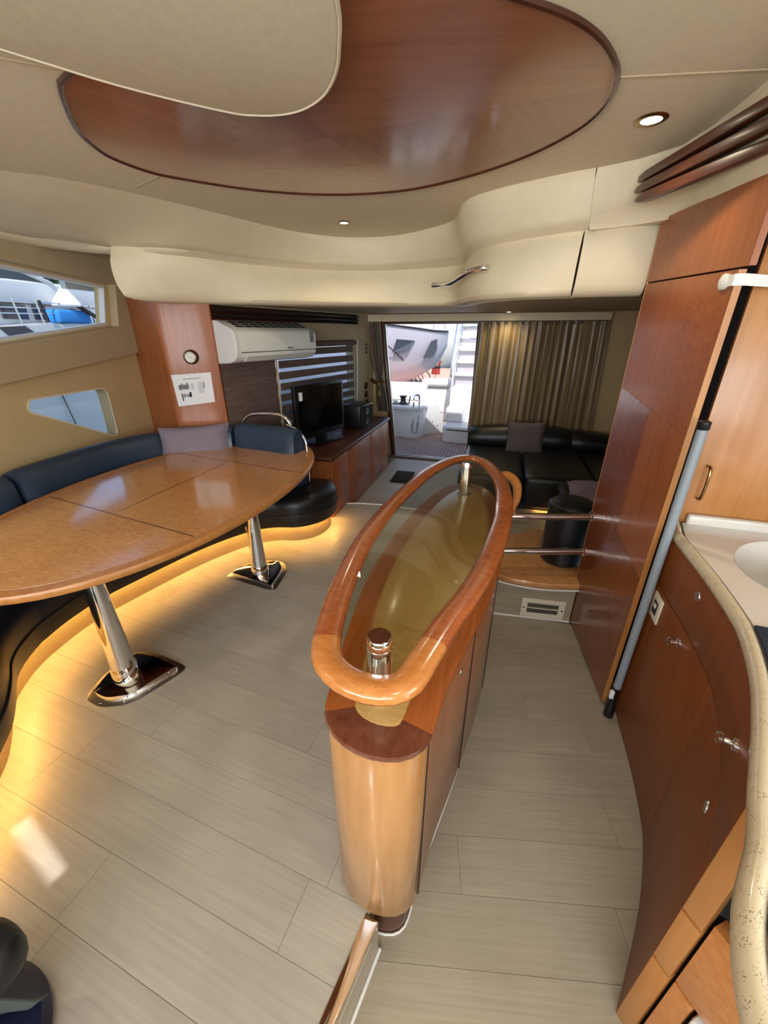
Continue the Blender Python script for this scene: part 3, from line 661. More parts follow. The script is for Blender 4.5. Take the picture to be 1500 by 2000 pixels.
# ================================================================== CORNER SOFA (port side)
K = [(-1.55, .05), (-1.70, .38), (-1.835, .559), (-1.90, .634), (-2.014, .725), (-2.159, .828), (-2.262, .964), (-2.33, 1.136), (-2.355, 1.446), (-2.273, 1.83), (-2.151, 2.231), (-1.97, 2.58), (-1.788, 2.731), (-1.60, 2.79), (-1.475, 2.91), (-1.435, 3.07), (-1.47, 3.23), (-1.58, 3.27), (-1.70, 3.27)]
Kc = resample(cr([p + (0,) for p in K], 8), 110)
SF = thing('corner_sofa', 'curved black leather corner sofa wrapping the dining table', 'sofa', (-2.4, 2.0, 0))
kin = off_line(Kc, .03)
arc = [0]
for a, b in zip(Kc, Kc[1:]): arc.append(arc[-1] + (b - a).length)
def kick_uv(co):
    i = min(range(len(Kc)), key=lambda j: (Kc[j].x - co.x) ** 2 + (Kc[j].y - co.y) ** 2); return (arc[i], co.z)
mk('kick_panel', loft([[(p.x, p.y, 0) for p in Kc], [(p.x, p.y, .155) for p in off_line(Kc, .012)], [(p.x, p.y, .155) for p in kin], [(p.x, p.y, 0) for p in kin]], close_v=True), 'weave', SF, angle=50, uvs=kick_uv, label='woven gold kick panel')
B = [(-2.70, .0), (-2.80, .55), (-2.86, 1.0), (-2.90, 1.62), (-2.95, 2.0), (-2.98, 2.40), (-2.88, 2.74), (-2.68, 2.94), (-2.45, 3.03), (-2.2, 3.06), (-1.95, 3.03), (-1.66, 2.98)]
Bc = resample(cr([p + (0,) for p in B], 8), 110)
# pair front and back by fraction, the end swinging round
def fr(t): return Kc[min(109, max(0, round(t * 109)))]
FO = off_line(Kc, -.045)
seat_p = [(.03, .176), (-.044, .174), (-.050, .161), (-.062, .162), (-.068, .20), (-.072, .27), (-.07, .33), (-.062, .375), (-.03, .415), (.03, .430)]
def seat(i0, i1):
    rows = []
    for i in range(i0, i1 + 1):
        e = min(1, (i - i0) / 2, (i1 - i) / 2)
        r = []
        for d, z in seat_p:
            q = off_line(Kc[max(0, i - 1):i + 2], d)[1 if i > 0 else 0] if i < 109 else off_line(Kc[i - 1:i + 1], d)[1]
            r.append(Vector((q.x, q.y, z - (.012 * (1 - e) if z > .3 else 0))))
        bq = Bc[i]; m = r[-1].lerp(Vector((bq.x, bq.y, .43)), .5)
        r += [Vector((m.x, m.y, .435 - .012 * (1 - e))), Vector((bq.x, bq.y, .425)), Vector((bq.x, bq.y, .17))]
        rows.append(r)
    return loft(rows, close_u=True, cap=True)
for a, b in ((0, 36), (36, 70), (70, 109)): mk('seat_cushion', seat(a, b), 'black_leather', SF, angle=50)
def backc(i0, i1, top0, top1, pf, pb=.15, mt='navy_leather'):
    rows = []
    for i in range(i0, i1 + 1):
        e = min(1, (i - i0 + .3) / 2.2, (i1 - i + .3) / 2.2) ** .6; s = (i - i0) / max(1, i1 - i0); top = top0 + (top1 - top0) * s
        seg_ = Bc[max(0, i - 1):min(109, i + 1) + 1]; k = 1 if i > 0 else 0
        r = []
        for d, z in ((.02, .42), (-.05 * e, .50), (-.055 * e, .62), (-.035 * e, .75), (.0, top - .05), (.03, top - .012), (.07, top), (.12, top - .015), (.145, top - .06), (.15, .42)):
            q = off_line(seg_, d)[k]
            r.append((q.x, q.y, z - .02 * (1 - e) if z > .6 else z))
        rows.append(r)
    return loft(rows, close_u=True, cap=True)
for a, b, t0, t1 in ((0, 43, .86, .89), (44, 76, .90, .89), (77, 91, .89, .93), (92, 109, .95, .95)): mk('back_cushion', backc(a, b, t0, t1, 0), 'navy_leather', SF, angle=60)
mk('seat_piping', tube([(q.x, q.y, .27) for q in off_line(Kc, -.0735)], .006, 6), 'piping', SF)
mk('led_strip', loft([[(p.x, p.y, .170) for p in off_line(Kc, -.020)], [(p.x, p.y, .170) for p in off_line(Kc, -.036)]]), 'led', SF, label='warm yellow light strip under the seat')
# chrome grab rail behind the sofa end
g = thing('grab_rail', 'chrome grab rail curving over the end of the corner sofa', 'rail', (-1.95, 3.17, .42))
mk('bar', tube(cr([(-2.29, 3.20, .86), (-2.285, 3.20, .94), (-2.20, 3.20, 1.01), (-2.04, 3.20, 1.03), (-1.88, 3.20, 1.02), (-1.81, 3.20, .965), (-1.80, 3.20, .88)], 6), .016, 12), 'chrome', g)
mk('bar', tube(cr([(-1.80, 3.13, .955), (-1.70, 3.12, .925), (-1.63, 3.11, .86), (-1.60, 3.10, .76), (-1.60, 3.10, .46)], 6), .010, 12), 'chrome', g)
tag(mk('scatter_cushion', pillow((-2.60, 2.90, .80), .60, .30, .17, (.82, .50, .03), (-.10, .22, 1), seed=2), 'lavender'), 'mauve grey oblong cushion propped against the corner sofa', 'cushion', 'cushions')
tag(mk('scatter_cushion', pillow((-2.62, 1.42, .55), .44, .40, .16, (.3, .95, .0), (-.55, .12, .85), seed=5), 'tan_cushion'), 'dull brown satin cushion on the sofa seat beneath the table', 'cushion', 'cushions')

# ================================================================== TELEVISION SIDE
XS = -1.485
sb = thing('sideboard', 'low cherry sideboard with four doors under the television', 'cabinet', (-1.8, 4.35, -.1))
mk('body', prism([(XS - .012, 3.32), (XS - .002, 5.36), (-1.98, 5.40), (-2.30, 3.32)], -.1, .585), 'cherry_v', sb)
mk('top', prism([(XS + .02, 3.30), (XS + .032, 5.38), (-1.96, 5.44), (-2.36, 3.30)], .585, .625), 'dark_wood_y', sb, bevel=.012, seg=3)
for i, (y0, y1) in enumerate(((3.33, 3.775), (3.785, 4.535), (4.545, 4.95), (4.955, 5.35))):
    d = mk('door', prism([(XS - .01, y0), (XS - .006, y1), (XS + .008, y1), (XS + .004, y0)], -.085, .575), 'cherry_v', sb, bevel=.002)
    ky = (3.73, 3.83, 4.59, None)[i]
    if ky: mk('knob', lathe([(.006, 0), (.006, .008), (.011, .012), (.012, .017), (.008, .021), (0, .022)], (XS + .005, ky, .52), (1, 0, 0), n=14), 'steel', d)
for y in (4.72, 4.85, 4.98, 5.11): mk('air_hole', lathe([(.014, 0), (.014, .003), (0, .0031)], (XS + .007, y, -.04), (1, 0, 0), n=12), 'black', sb)
# television
P1, P2 = Vector((-1.90, 3.52)), Vector((-1.705, 4.28)); dT = (P2 - P1).normalized(); nT = Vector((dT.y, -dT.x))
T3 = lambda u, z, o=0: Vector((P1.x + dT.x * u + nT.x * o, P1.y + dT.y * u + nT.y * o, z))
def slab(fn, u0, u1, z0, z1, o0, o1): 
    return join(loft([[fn(u0, z0, o), fn(u1, z0, o), fn(u1, z1, o), fn(u0, z1, o)] for o in (o0, o1)], close_u=True, cap=True))
tv = thing('television', 'black flat television standing on the sideboard before the striped blind', 'television', T3(.39, .625))
mk('housing', slab(T3, 0, .785, .70, 1.235, -.05, 0), 'black', tv, bevel=.008)
mk('screen', slab(T3, .03, .755, .755, 1.205, 0, .003), 'black_gloss', tv, smooth=False)
mk('stand', join(slab(T3, .30, .48, .64, .71, -.04, -.01), slab(T3, .16, .62, .626, .645, -.13, .12)), 'black', tv, bevel=.004)
mk('sticker', slab(T3, .05, .10, 1.09, 1.17, .003, .005), 'paper', tv, smooth=False)
mk('foot_trim', slab(T3, .42, .60, .646, .652, .09, .115), 'steel', tv)
s_ = thing('loudspeaker', 'black box loudspeaker on the sideboard beside the television', 'speaker', (-1.70, 4.72, .625))
mk('cabinet', box((-1.70, 4.72, .765), (.26, .36, .28), R(-8)), 'black', s_, bevel=.01)
mk('grille', box((-1.567, 4.70, .765), (.01, .32, .24), R(-8)), 'rubber', s_, bevel=.004)
for k in (-.06, .06): mk('cone', lathe([(.045, 0), (.045, .004), (.03, .001), (.012, .004), (0, .006)], (-1.561, 4.70, .765 + k), (.99, -.14, 0), n=16), 'black', s_)
# air conditioner
ac = thing('air_conditioner', 'white split air conditioner above the brown blind', 'air conditioner', A3(.62, 1.44))
ACp = [(0, 1.80), (.05, 1.795), (.195, 1.737), (.232, 1.715), (.246, 1.685), (.246, 1.56), (.235, 1.51), (.20, 1.475), (.12, 1.455), (0, 1.45)]
def ACt(u, o, z): return A3(u, z, .03 + o)
body = loft([[ACt(u, o, z) for o, z in ACp] for u in (.10, .12, 1.14, 1.16)], close_u=True, cap=True)
mk('body', body, 'white_pl', ac, bevel=.004, angle=35)
mk('end_cap', loft([[ACt(u, .006 + (o - .006) * k, 1.61 + (z - 1.61) * k) for o, z in ACp] for u, k in ((.060, .95), (.066, .99), (.10, 1.012))], close_u=True, cap=True), 'white', ac, angle=35)
mk('front_seam', tube([ACt(u, .247, 1.545) for u in (.11, 1.15)], .003, 6), 'black', ac)
mk('outlet_slot', loft([[ACt(u, .238, 1.525), ACt(u, .205, 1.482), ACt(u, .20, 1.486), ACt(u, .23, 1.528)] for u in (.16, 1.10)], close_u=True, cap=True), 'black', ac)
mk('louvre', loft([[ACt(u, .252, 1.512), ACt(u, .205, 1.468), ACt(u, .201, 1.472), ACt(u, .248, 1.516)] for u in (.17, 1.09)], close_u=True, cap=True), 'white_pl', ac)
for i in range(9):
    u0 = .16 + i * .107
    for o in (.060, .104, .148): mk('intake_slot', loft([[ACt(u, o, 1.790 - (o - .05) * .4), ACt(u, o + .03, 1.790 - (o - .02) * .4), ACt(u, o + .03, 1.7965 - (o - .02) * .4), ACt(u, o, 1.7965 - (o - .05) * .4)] for u in (u0, u0 + .092)], close_u=True, cap=True), 'black', ac, smooth=False)
mk('energy_label', slab(lambda u, z, o: ACt(u, o, z), 1.06, 1.12, 1.61, 1.72, .246, .248), 'ink_grey', ac, smooth=False)
mk('maker_badge', slab(lambda u, z, o: ACt(u, o, z), .70, .78, 1.562, 1.574, .246, .2475), 'steel', ac, smooth=False)
# mahogany air slats over the blinds
t = thing('vent_slats', 'long dark mahogany slatted air vent above the air conditioner', 'vent', A3(1.2, 1.85), 'slatted vents')
mk('backing', slab(A3, .085, 2.45, 1.80, 1.915, -.01, .01), 'black_void', t)
for z in (1.815, 1.855, 1.895):
    mk('slat', loft([[A3(u, z + d, o) for d, o in ((-.004, .01), (-.016, .05), (-.010, .055), (.010, .012))] for u in (.085, 2.40 + (z - 1.8) * .5)], close_u=True, cap=True), 'dark_wood', t, bevel=.002)
# rolled blinds: closed brown one, and the striped day-and-night one
t = thing('roller_blind', 'closed brown woven roller blind below the air conditioner', 'blind', A3(.4, .9))
rows = []
for i in range(16):
    z = 1.50 - i * .05; rows.append([A3(u, z, .03 + .006 * math.sin(i * 2.1 + u * 9)) for u in (.075, .2, .4, .6, .775)])
mk('cloth', loft(rows), 'blind', t)
mk('bottom_bar', slab(A3, .075, .775, .735, .755, .02, .04), 'blind', t)
mk('edge_tape', tube([A3(.785, z, .035) for z in (1.47, 1.3, 1.1, .75)], .009, 6), 'wall_beige', t)
t = thing('striped_blind', 'brown and sheer striped roller blind half open behind the television', 'blind', A3(1.5, .9))
mk('roller', tube([A3(.86, 1.585, .05), A3(2.31, 1.585, .05)], .032, 14), 'blind', t)
mk('end_cap', lathe([(.036, 0), (.036, .02), (0, .021)], A3(2.31, 1.585, .05), (dA.x, dA.y, 0)), 'white_pl', t)
z = 1.545
for i in range(8):
    mk('stripe', slab(A3, .82 + .01 * (i % 2), 2.28, z - .075, z, .022, .028), 'blind', t, smooth=False)
    mk('voile', slab(A3, .84, 2.27, z - .115, z - .073, .024, .026), 'sheer', t, smooth=False); z -= .112
mk('pull_cord', tube(cr([A3(2.36, 1.60, .05), A3(2.365, 1.3, .045), A3(2.34, 1.0, .05), A3(2.31, .75, .045)], 5), .006, 6), 'white_pl', t)
# barometer and notice on the pillar
pf = Vector((-2.475 + 2.72, 3.103 - 3.0)).normalized(); pn = Vector((pf.y, -pf.x, 0)); pz = lambda u, z, o=0: Vector((-2.475 - pf.x * u + pn.x * o, 3.103 - pf.y * u + pn.y * o, z))
t = thing('barometer', 'round bronze and black barometer clock on the cherry pillar', 'clock', pz(.135, 1.51))
cc = pz(.135, 1.51)
mk('case', lathe([(.058, 0), (.060, .01), (.055, .03), (.056, .045), (.046, .05), (.0445, .045)], cc, pn, n=32, cap=False), 'black', t)
mk('bezel', lathe([(.047, .044), (.050, .052), (.044, .054), (.042, .047)], cc, pn, n=32, cap=False), 'brass', t)
mk('dial', lathe([(.043, .046), (0, .0465)], cc, pn, n=28), 'dial', t)
hz = lambda a, r, o=.048: cc + (Vector((pf.x, pf.y, 0)) * math.sin(a) + Vector((0, 0, 1)) * math.cos(a)) * r + pn * o
mk('dial_marks', join(*[tube([hz(a, .030), hz(a, .038)], .0013, 4) for a in [i * math.pi / 6 for i in range(12)]]), 'ink', t)
mk('hand', tube([hz(2.0, 0), hz(2.0, .030)], .0014, 5), 'ink', t); mk('hand', tube([hz(-1.1, 0), hz(-1.1, .020)], .0016, 5), 'ink', t)
t = thing('paper_notice', 'white printed deck plan sheet taped to the cherry pillar', 'notice', pz(.15, 1.24))
def pq(u, v, o): # u across 0..1, v up 0..1 on the slightly crooked sheet
    a = pz(.335, 1.365).lerp(pz(.0, 1.385), u); b = pz(.325, 1.095).lerp(pz(.005, 1.132), u); p = b.lerp(a, v); return p + pn * (o + .004 * math.sin(u * 3.1))
mk('sheet', loft([[pq(u / 6, v, .004) for u in range(7)] for v in (1, .5, 0)]), 'paper', t)
def mark(u0, u1, v0, v1): return loft([[pq(u0, v0, .0052), pq(u1, v0, .0052)], [pq(u0, v1, .0052), pq(u1, v1, .0052)]])
ra = random.Random(4); g1 = [mark(.27, .72, .835, .85)]; g2 = []
for i in range(9): g1.append(mark(.12 + i * .03, .14 + i * .03 , .50 + ra.random() * .05, .66 + ra.random() * .07))
g1 += [mark(.12, .40, .60, .615), mark(.14, .38, .53, .54), mark(.44, .52, .66, .675), mark(.44, .52, .59, .605), mark(.44, .52, .53, .545)]
for i in range(7): g1.append(mark(.16 + i * .036, .18 + i * .036, .24 + ra.random() * .05, .34 + ra.random() * .06))
g1 += [mark(.15, .18, .16, .40), mark(.36, .42, .26, .42), mark(.77, .79, .50, .70)]
for i in range(11): g2.append(mark(.62, .75 + .02 * ra.random(), .36 + i * .034, .37 + i * .034))
mk('print', join(*g1), 'ink', t, smooth=False); mk('print', join(*g2), 'ink_grey', t, smooth=False)

# ================================================================== AFT END: curtains, sofa, mat
def drape(x0, x1, xb0, xb1, y, z0, z1, n, amp, folds, seed, tie=None):
    rnd = random.Random(seed); ph = [rnd.uniform(0, 6.3) for _ in range(4)]; rows = []
    for j in range(15):
        t = j / 14; z = z1 + (z0 - z1) * t; row = []
        for i in range(n + 1):
            s = i / n; x = (x0 + (x1 - x0) * s) * (1 - t) + (xb0 + (xb1 - xb0) * s) * t
            w = math.sin(folds * 6.283 * s + ph[0] + .8 * math.sin(5 * s + ph[1])) + .45 * math.sin(folds * 2.3 * 6.283 * s + ph[2] + 1.5 * t)
            a = amp * (.55 + .45 * t) if t > .05 else amp * .4
            if tie: 
                c = (x0 + x1) / 2 * (1 - t) + (xb0 + xb1) / 2 * t; q = 1 - .5 * math.exp(-((t - tie) / .12) ** 2); x = c + (x - c) * q
            row.append((x + amp * .4 * math.sin(folds * 6.283 * s * 2 + ph[3]) , y + a * w * (1 + .5 * math.sin(9 * s + ph[2])), z))
        rows.append(row)
    v, f = loft(rows); return v, f
t = thing('curtain', 'wide bronze satin curtain drawn behind the aft sofa', 'curtain', (.4, 5.8, .4), 'curtains')
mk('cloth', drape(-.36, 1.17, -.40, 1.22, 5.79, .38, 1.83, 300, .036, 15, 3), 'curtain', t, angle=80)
mk('heading_tape', drape(-.36, 1.17, -.36, 1.17, 5.797, 1.80, 1.838, 260, .02, 17, 3), 'curtain_dark', t, angle=80)
t = thing('curtain', 'narrow bronze curtain tied back at the port side of the door', 'curtain', (-1.75, 5.83, .6), 'curtains')
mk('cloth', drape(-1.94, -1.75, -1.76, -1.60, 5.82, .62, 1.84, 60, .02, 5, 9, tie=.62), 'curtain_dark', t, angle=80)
mk('tieback', tube(cr([(-1.85, 5.76, 1.08), (-1.75, 5.74, 1.03), (-1.66, 5.77, 1.06)], 5), .022, 8), 'brass', t)
mk('tassel', lathe([(0, 0), (.016, -.01), (.02, -.03), (.012, -.05), (.03, -.16), (.02, -.24), (0, -.245)], (-1.72, 5.74, 1.04), n=12), 'brass', t)
t = thing('switch_plate', 'small bronze switch plate column on the wall left of the door', 'switch', (-1.95, 5.60, .9))
for z in (1.0, .88, .76): mk('plate', slab(A3, 2.60, 2.68, z - .045, z + .045, .0, .012), 'brass', t, bevel=.003)
for z in (1.55, 1.50, 1.45): mk('button', slab(A3, 2.655, 2.685, z - .015, z + .015, .0, .012), 'black', t, bevel=.003)

sf = thing('aft_sofa', 'black leather sofa below the bronze curtain', 'sofa', (.6, 4.9, -.1))
def cush(x0, x1, y0, y1, z0, z1, bev=.05): return box(((x0 + x1) / 2, (y0 + y1) / 2, (z0 + z1) / 2), (x1 - x0, y1 - y0, z1 - z0)), bev
mk('base', prism([(-.30, 4.32), (.75, 4.32), (.75, 3.42), (1.9, 3.42), (1.9, 5.72), (-.30, 5.72)], -.1, .06), 'black_leather', sf)
for a in ((-.36, .34, 4.2, 5.5, -.04, .31), (.35, 1.05, 4.2, 5.5, -.04, .32), (1.06, 1.93, 4.2, 5.5, -.04, .31), (.66, 1.93, 3.35, 4.19, -.04, .31)):
    q, bv = cush(*a); mk('seat_cushion', q, 'black_leather', sf, bevel=.06, seg=4)
for x0, x1, h0, h1 in ((-.36, .30, .53, .59), (.31, .93, .59, .56), (.94, 1.6, .56, .50)):
    rows = []
    for i in range(9):
        s = i / 8; e = min(1, (s + .02) * 6, (1.02 - s) * 6) ** .5; x = x0 + (x1 - x0) * s; h = h0 + (h1 - h0) * s
        rows.append([(x, y + (.04 * (1 - e) if y < 5.6 else 0), z - (.03 * (1 - e) if z > .4 else 0)) for y, z in ((5.45, .28), (5.40, .34), (5.39, .44), (5.43, h - .05), (5.49, h - .01), (5.58, h), (5.68, h - .04), (5.70, .28))])
    mk('back_cushion', loft(rows, close_u=True, cap=True), 'black_leather', sf, angle=60)
mk('led_strip', loft([[(x, y, -.05) for x, y in ((.5, 4.31), (.74, 4.31), (.74, 3.7))], [(x, y, -.05) for x, y in ((.5, 4.303), (.733, 4.303), (.733, 3.7))]]), 'led', sf, label='warm light strip under the seat')
tag(mk('scatter_cushion', pillow((.36, 5.29, .47), .46, .42, .15, (1, -.03, .03), (0, .28, 1), seed=11), 'grey_cushion'), 'charcoal mauve square cushion leaning on the aft sofa back', 'cushion', 'cushions')
tag(mk('scatter_cushion', pillow((.98, 3.62, .40), .62, .42, .13, (1, -.1, 0), (.1, 1, .12), seed=13), 'lavender'), 'mauve grey cushion lying flat behind the black stool', 'cushion', 'cushions')
tag(mk('door_mat', box((-1.16, 4.98, -.092), (.26, .46, .014), R(2)), 'rubber', bevel=.005), 'black rubber mat on the floor inside the aft door', 'mat')

# low cherry-topped locker between island and tall cabinet, with its air grille
lk = thing('low_locker', 'low cherry topped locker with grey oak front behind the chrome rails', 'locker', (.38, 2.9, -.19))
mk('front', prism([(.09, 2.475), (.655, 2.53), (.655, 2.56), (.09, 2.505)], -.19, .10), 'lam_x', lk)
mk('body', prism([(.11, 2.505), (.70, 2.55), (.70, 3.28), (.32, 3.28), (.11, 3.1)], -.19, .10), 'cherry_v', lk)
topo = [tuple(p[:2]) for p in cr([(.08, 2.50, 0), (.20, 2.462, 0), (.40, 2.452, 0), (.60, 2.49, 0), (.70, 2.52, 0)], 5)] + [(.72, 3.3), (.42, 3.32), (.36, 3.30), (.30, 3.22), (.22, 3.15), (.08, 3.1)]
mk('top', prism(topo, .10, .145), 'burl', lk, bevel=.014, seg=3)
mk('top_bead', tube([(p[0], p[1] - .004, .098) for p in topo[:21]], .006, 6), 'white_pl', lk)
mk('skirting', tube([(.09, 2.47, -.186), (.655, 2.524, -.186)], .007, 6), 'white_pl', lk)
vg = thing('air_grille', 'cream framed air grille with black slats low behind the island', 'vent', (.46, 2.49, -.19))
gd = Vector((.565, .055)).normalized(); gn = Vector((gd.y, -gd.x)); G3 = lambda u, z, o=0: Vector((.312 + gd.x * u + gn.x * o, 2.494 + gd.y * u + gn.y * o, z))
mk('frame', sheet([(0, -.175), (.295, -.175), (.295, -.015), (0, -.015)], [[(.042, -.137), (.042, -.053), (.253, -.053), (.253, -.137)]], lambda u, z: G3(u, z, .0), .012, (gn.x, gn.y, 0)), 'outlet', vg, bevel=.002)
mk('backing', slab(G3, .03, .265, -.145, -.045, .001, .002), 'black_void', vg)
for z in (-.128, -.112, -.095, -.078, -.062): mk('slat', slab(G3, .042, .253, z - .0035, z + .0035, .003, .011), 'outlet' if z in (-.095,) else 'steel', vg, smooth=False)
for u in (.018, .277): mk('screw', lathe([(.006, 0), (.005, .003), (0, .0035)], G3(u, -.095, .012), (gn.x, gn.y, 0), n=10), 'black', vg)
st_ = thing('barrel_stool', 'black leather barrel stool on the low cherry locker', 'stool', (.575, 2.83, .145))
mk('body', lathe([(.12, .145), (.145, .16), (.152, .22), (.152, .50), (.146, .55), (.12, .565)], (.575, 2.83, 0), n=32), 'black_leather', st_)
mk('seat_pad', lathe([(.15, .56), (.156, .575), (.154, .60), (.13, .62), (0, .628)], (.575, 2.83, 0), n=32), 'black_leather', st_)
mk('seat_piping', lathe([(.154, .566), (.159, .572), (.154, .578)], (.575, 2.83, 0), n=32, cap=False), 'piping', st_)
br = thing('island_bracket', 'turned cherry scroll at the aft end of the island', 'bracket', (.13, 2.5, .5))
mk('scroll', tube(cr([(.03, 2.44, .88), (.10, 2.52, .87), (.165, 2.56, .80), (.18, 2.57, .70), (.16, 2.56, .62)], 6), [.018 + .012 * math.sin(i / 24 * math.pi) for i in range(25)], 12), 'rim_light', br)
mk('end_knob', lathe([(0, 0), (.026, .004), (.032, .02), (.02, .04), (0, .045)], (.16, 2.56, .59), n=16), 'rim_light', br)

# ================================================================== TALL CABINET
CA, CB = Vector((.653, 2.60)), Vector((.7335, 1.845)); dC = (CB - CA).normalized(); nC = Vector((dC.y, -dC.x)); nC = nC if nC.x < 0 else -nC
C3 = lambda u, z, o=0: Vector((CA.x + dC.x * u + nC.x * o, CA.y + dC.y * u + nC.y * o, z))
LC = (CB - CA).length
tc = thing('tall_cabinet', 'tall cherry cabinet from floor to soffit, its door ajar', 'cabinet', (1.0, 2.3, -.19))
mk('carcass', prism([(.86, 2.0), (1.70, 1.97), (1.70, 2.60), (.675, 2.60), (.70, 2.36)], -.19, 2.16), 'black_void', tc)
mk('side_panel', box((1.275, 1.985, 1.03), (.84, .02, 2.44), R(-2)), 'cherry_light', tc, bevel=.002, label='paler cherry panel behind the counter')
# header above the door, its pieces of veneer
for u0, u1, mt in ((0, .40, 'cherry_x'), (.401, LC + .05, 'cherry_v')):
    mk('header_panel', loft([[C3(u0, 1.935 - (u0 / LC) * .03, o), C3(u1, 1.935 - (u1 / LC) * .03, o), C3(u1, 2.20 - u1 * .05, o), C3(u0, 2.20 - u0 * .05, o)] for o in (-.022, 0)], close_u=True, cap=True), mt, tc, smooth=False)
dz = lambda u: 1.928 - (u / LC) * .03
door = mk('door', loft([[C3(0, -.17, o), C3(LC, -.17, o), C3(LC, dz(LC), o), C3(0, dz(0), o)] for o in (-.024, -.004)], close_u=True, cap=True), 'cherry_deep', tc, smooth=False)
cuts = [((0, .395), (1.42, 1.93)), ((.396, LC), (1.42, 1.93)), ((0, .40), (.80, 1.419)), ((.401, LC), (.80, 1.419)), ((0, .40), (-.17, .799)), ((.401, LC), (-.17, .799))]
mts = ['cherry_v', 'cherry_x', 'cherry_deep', 'cherry_v', 'cherry_deep', 'cherry_deep']
skew = {1.42: -.10, .80: -.16, 1.419: -.10, .799: -.16}
def zz(z, u): return z + skew.get(z, 0) * u / LC if z < 1.9 else dz(u)
for ((u0, u1), (z0, z1)), mt in zip(cuts, mts):
    mk('door_veneer', loft([[C3(u0, zz(z0, u0), o), C3(u1, zz(z0, u1), o), C3(u1, zz(z1, u1), o), C3(u0, zz(z1, u0), o)] for o in (-.004, 0)], close_u=True, cap=True), mt, door, smooth=False)
mk('door_edge', loft([[C3(LC, -.17, o), C3(LC + .004, -.17, o), C3(LC + .004, dz(LC), o), C3(LC, dz(LC), o)] for o in (-.024, 0)], close_u=True, cap=True), 'cherry_light', door, smooth=False, label='pale lipping on the door edge')
mk('edge_bead', tube([C3(-.004, z, -.004) for z in (-.17, 2.18)], .006, 6), 'cherry_light', tc)
hx = lambda z, o: (.905, 1.975 - o, z)
mk('pull_handle', tube(cr([hx(1.17, .0), hx(1.165, .03), hx(1.10, .038), hx(1.03, .03), hx(1.02, .0)], 5), .006, 8), 'brass', tc)
cl = thing('child_lock', 'white plastic strap lock bridging the tall cabinet door', 'lock', C3(LC - .05, 1.868))
mk('pad', join(lathe([(.026, 0), (.026, .010), (.02, .014), (0, .015)], C3(LC - .055, 1.866, .0), nC.to_3d(), n=20)), 'white_pl', cl)
mk('strap', loft([[Vector((x, y, 1.866 + d)) for d in (-.018, .018)] + [Vector((x, y + .004, 1.866 + d)) for d in (.018, -.018)] for x, y in ((.722, 1.89), (.724, 1.835), (.76, 1.835), (.92, 1.955), (1.0, 1.964))], close_u=True, cap=True), 'white_pl', cl)
mk('pad', box((1.01, 1.968, 1.866), (.06, .014, .05)), 'white_pl', cl, bevel=.005)
tp = thing('grey_pole', 'grey plastic pole leaning upright at the tall cabinet door edge', 'pole', (.745, 1.765, -.19))
mk('tube', tube([(.756, 1.768, .02), (.752, 1.768, 1.365)], .0185, 16), 'grey_tube', tp)
mk('foot', lathe([(.024, -.186), (.024, -.12), (.016, -.1), (.015, .02)], (.756, 1.768, 0), n=16), 'black', tp)
mk('collar', lathe([(.0185, 1.365), (.021, 1.368), (.021, 1.395), (.012, 1.40)], (.752, 1.768, 0), n=16), 'black', tp)
mk('clip', box((.735, 1.752, -.02), (.02, .02, .05)), 'white_pl', tp, bevel=.004)
t = thing('vent_slats', 'dark mahogany slatted air vent on the soffit beside the downlight', 'vent', (.65, 2.1, 2.3), 'slatted vents')
for (sx, sy, z), (ex, ey) in (((.505, 2.535, 2.345), (.685, 1.86)), ((.495, 2.50, 2.297), (.70, 1.86)), ((.49, 2.44, 2.25), (.725, 1.86))):
    p, q = Vector((sx, sy, z)), Vector((ex, ey, z - .01)); d = (q - p).normalized(); q = q + d * .9; n = Vector((d.y, -d.x, 0)); n = n if n.x < 0 else -n
    prof_ = ((-.04, .006), (.012, .010), (.045, .0), (.047, -.034), (.02, -.036), (-.04, -.012))
    mk('slat', loft([[p + d * a + n * o * s + Vector((0, 0, h * s)) for o, h in prof_] for a, s in ((0, .25), (.05, .7), (.12, 1), ((q - p).length, 1))], close_u=True, cap=True), 'dark_wood_y', t, bevel=.002)

# chrome handrail on the lower soffit
t = thing('ceiling_handrail', 'S-curved chrome handrail under the lower soffit', 'rail', (-.38, 3.2, 2.03))
mk('bar', tube(cr([(-.575, 3.32, 2.022), (-.50, 3.24, 2.015), (-.43, 3.08, 2.004), (-.375, 3.0, 2.012), (-.32, 2.90, 2.026), (-.26, 2.83, 2.042), (-.195, 2.79, 2.050)], 6), .0165, 14), 'chrome', t)
mk('end_boss', lathe([(.022, 0), (.022, .03), (.016, .035)], (-.20, 2.79, 2.050), (.75, .3, .0), n=16), 'chrome', t)
mk('stem', tube([(-.195, 2.79, 2.05), (-.17, 2.86, 2.05)], .011, 10), 'chrome', t)
mk('stem', tube([(-.56, 3.30, 2.02), (-.54, 3.52, 2.03)], .011, 10), 'chrome', t)

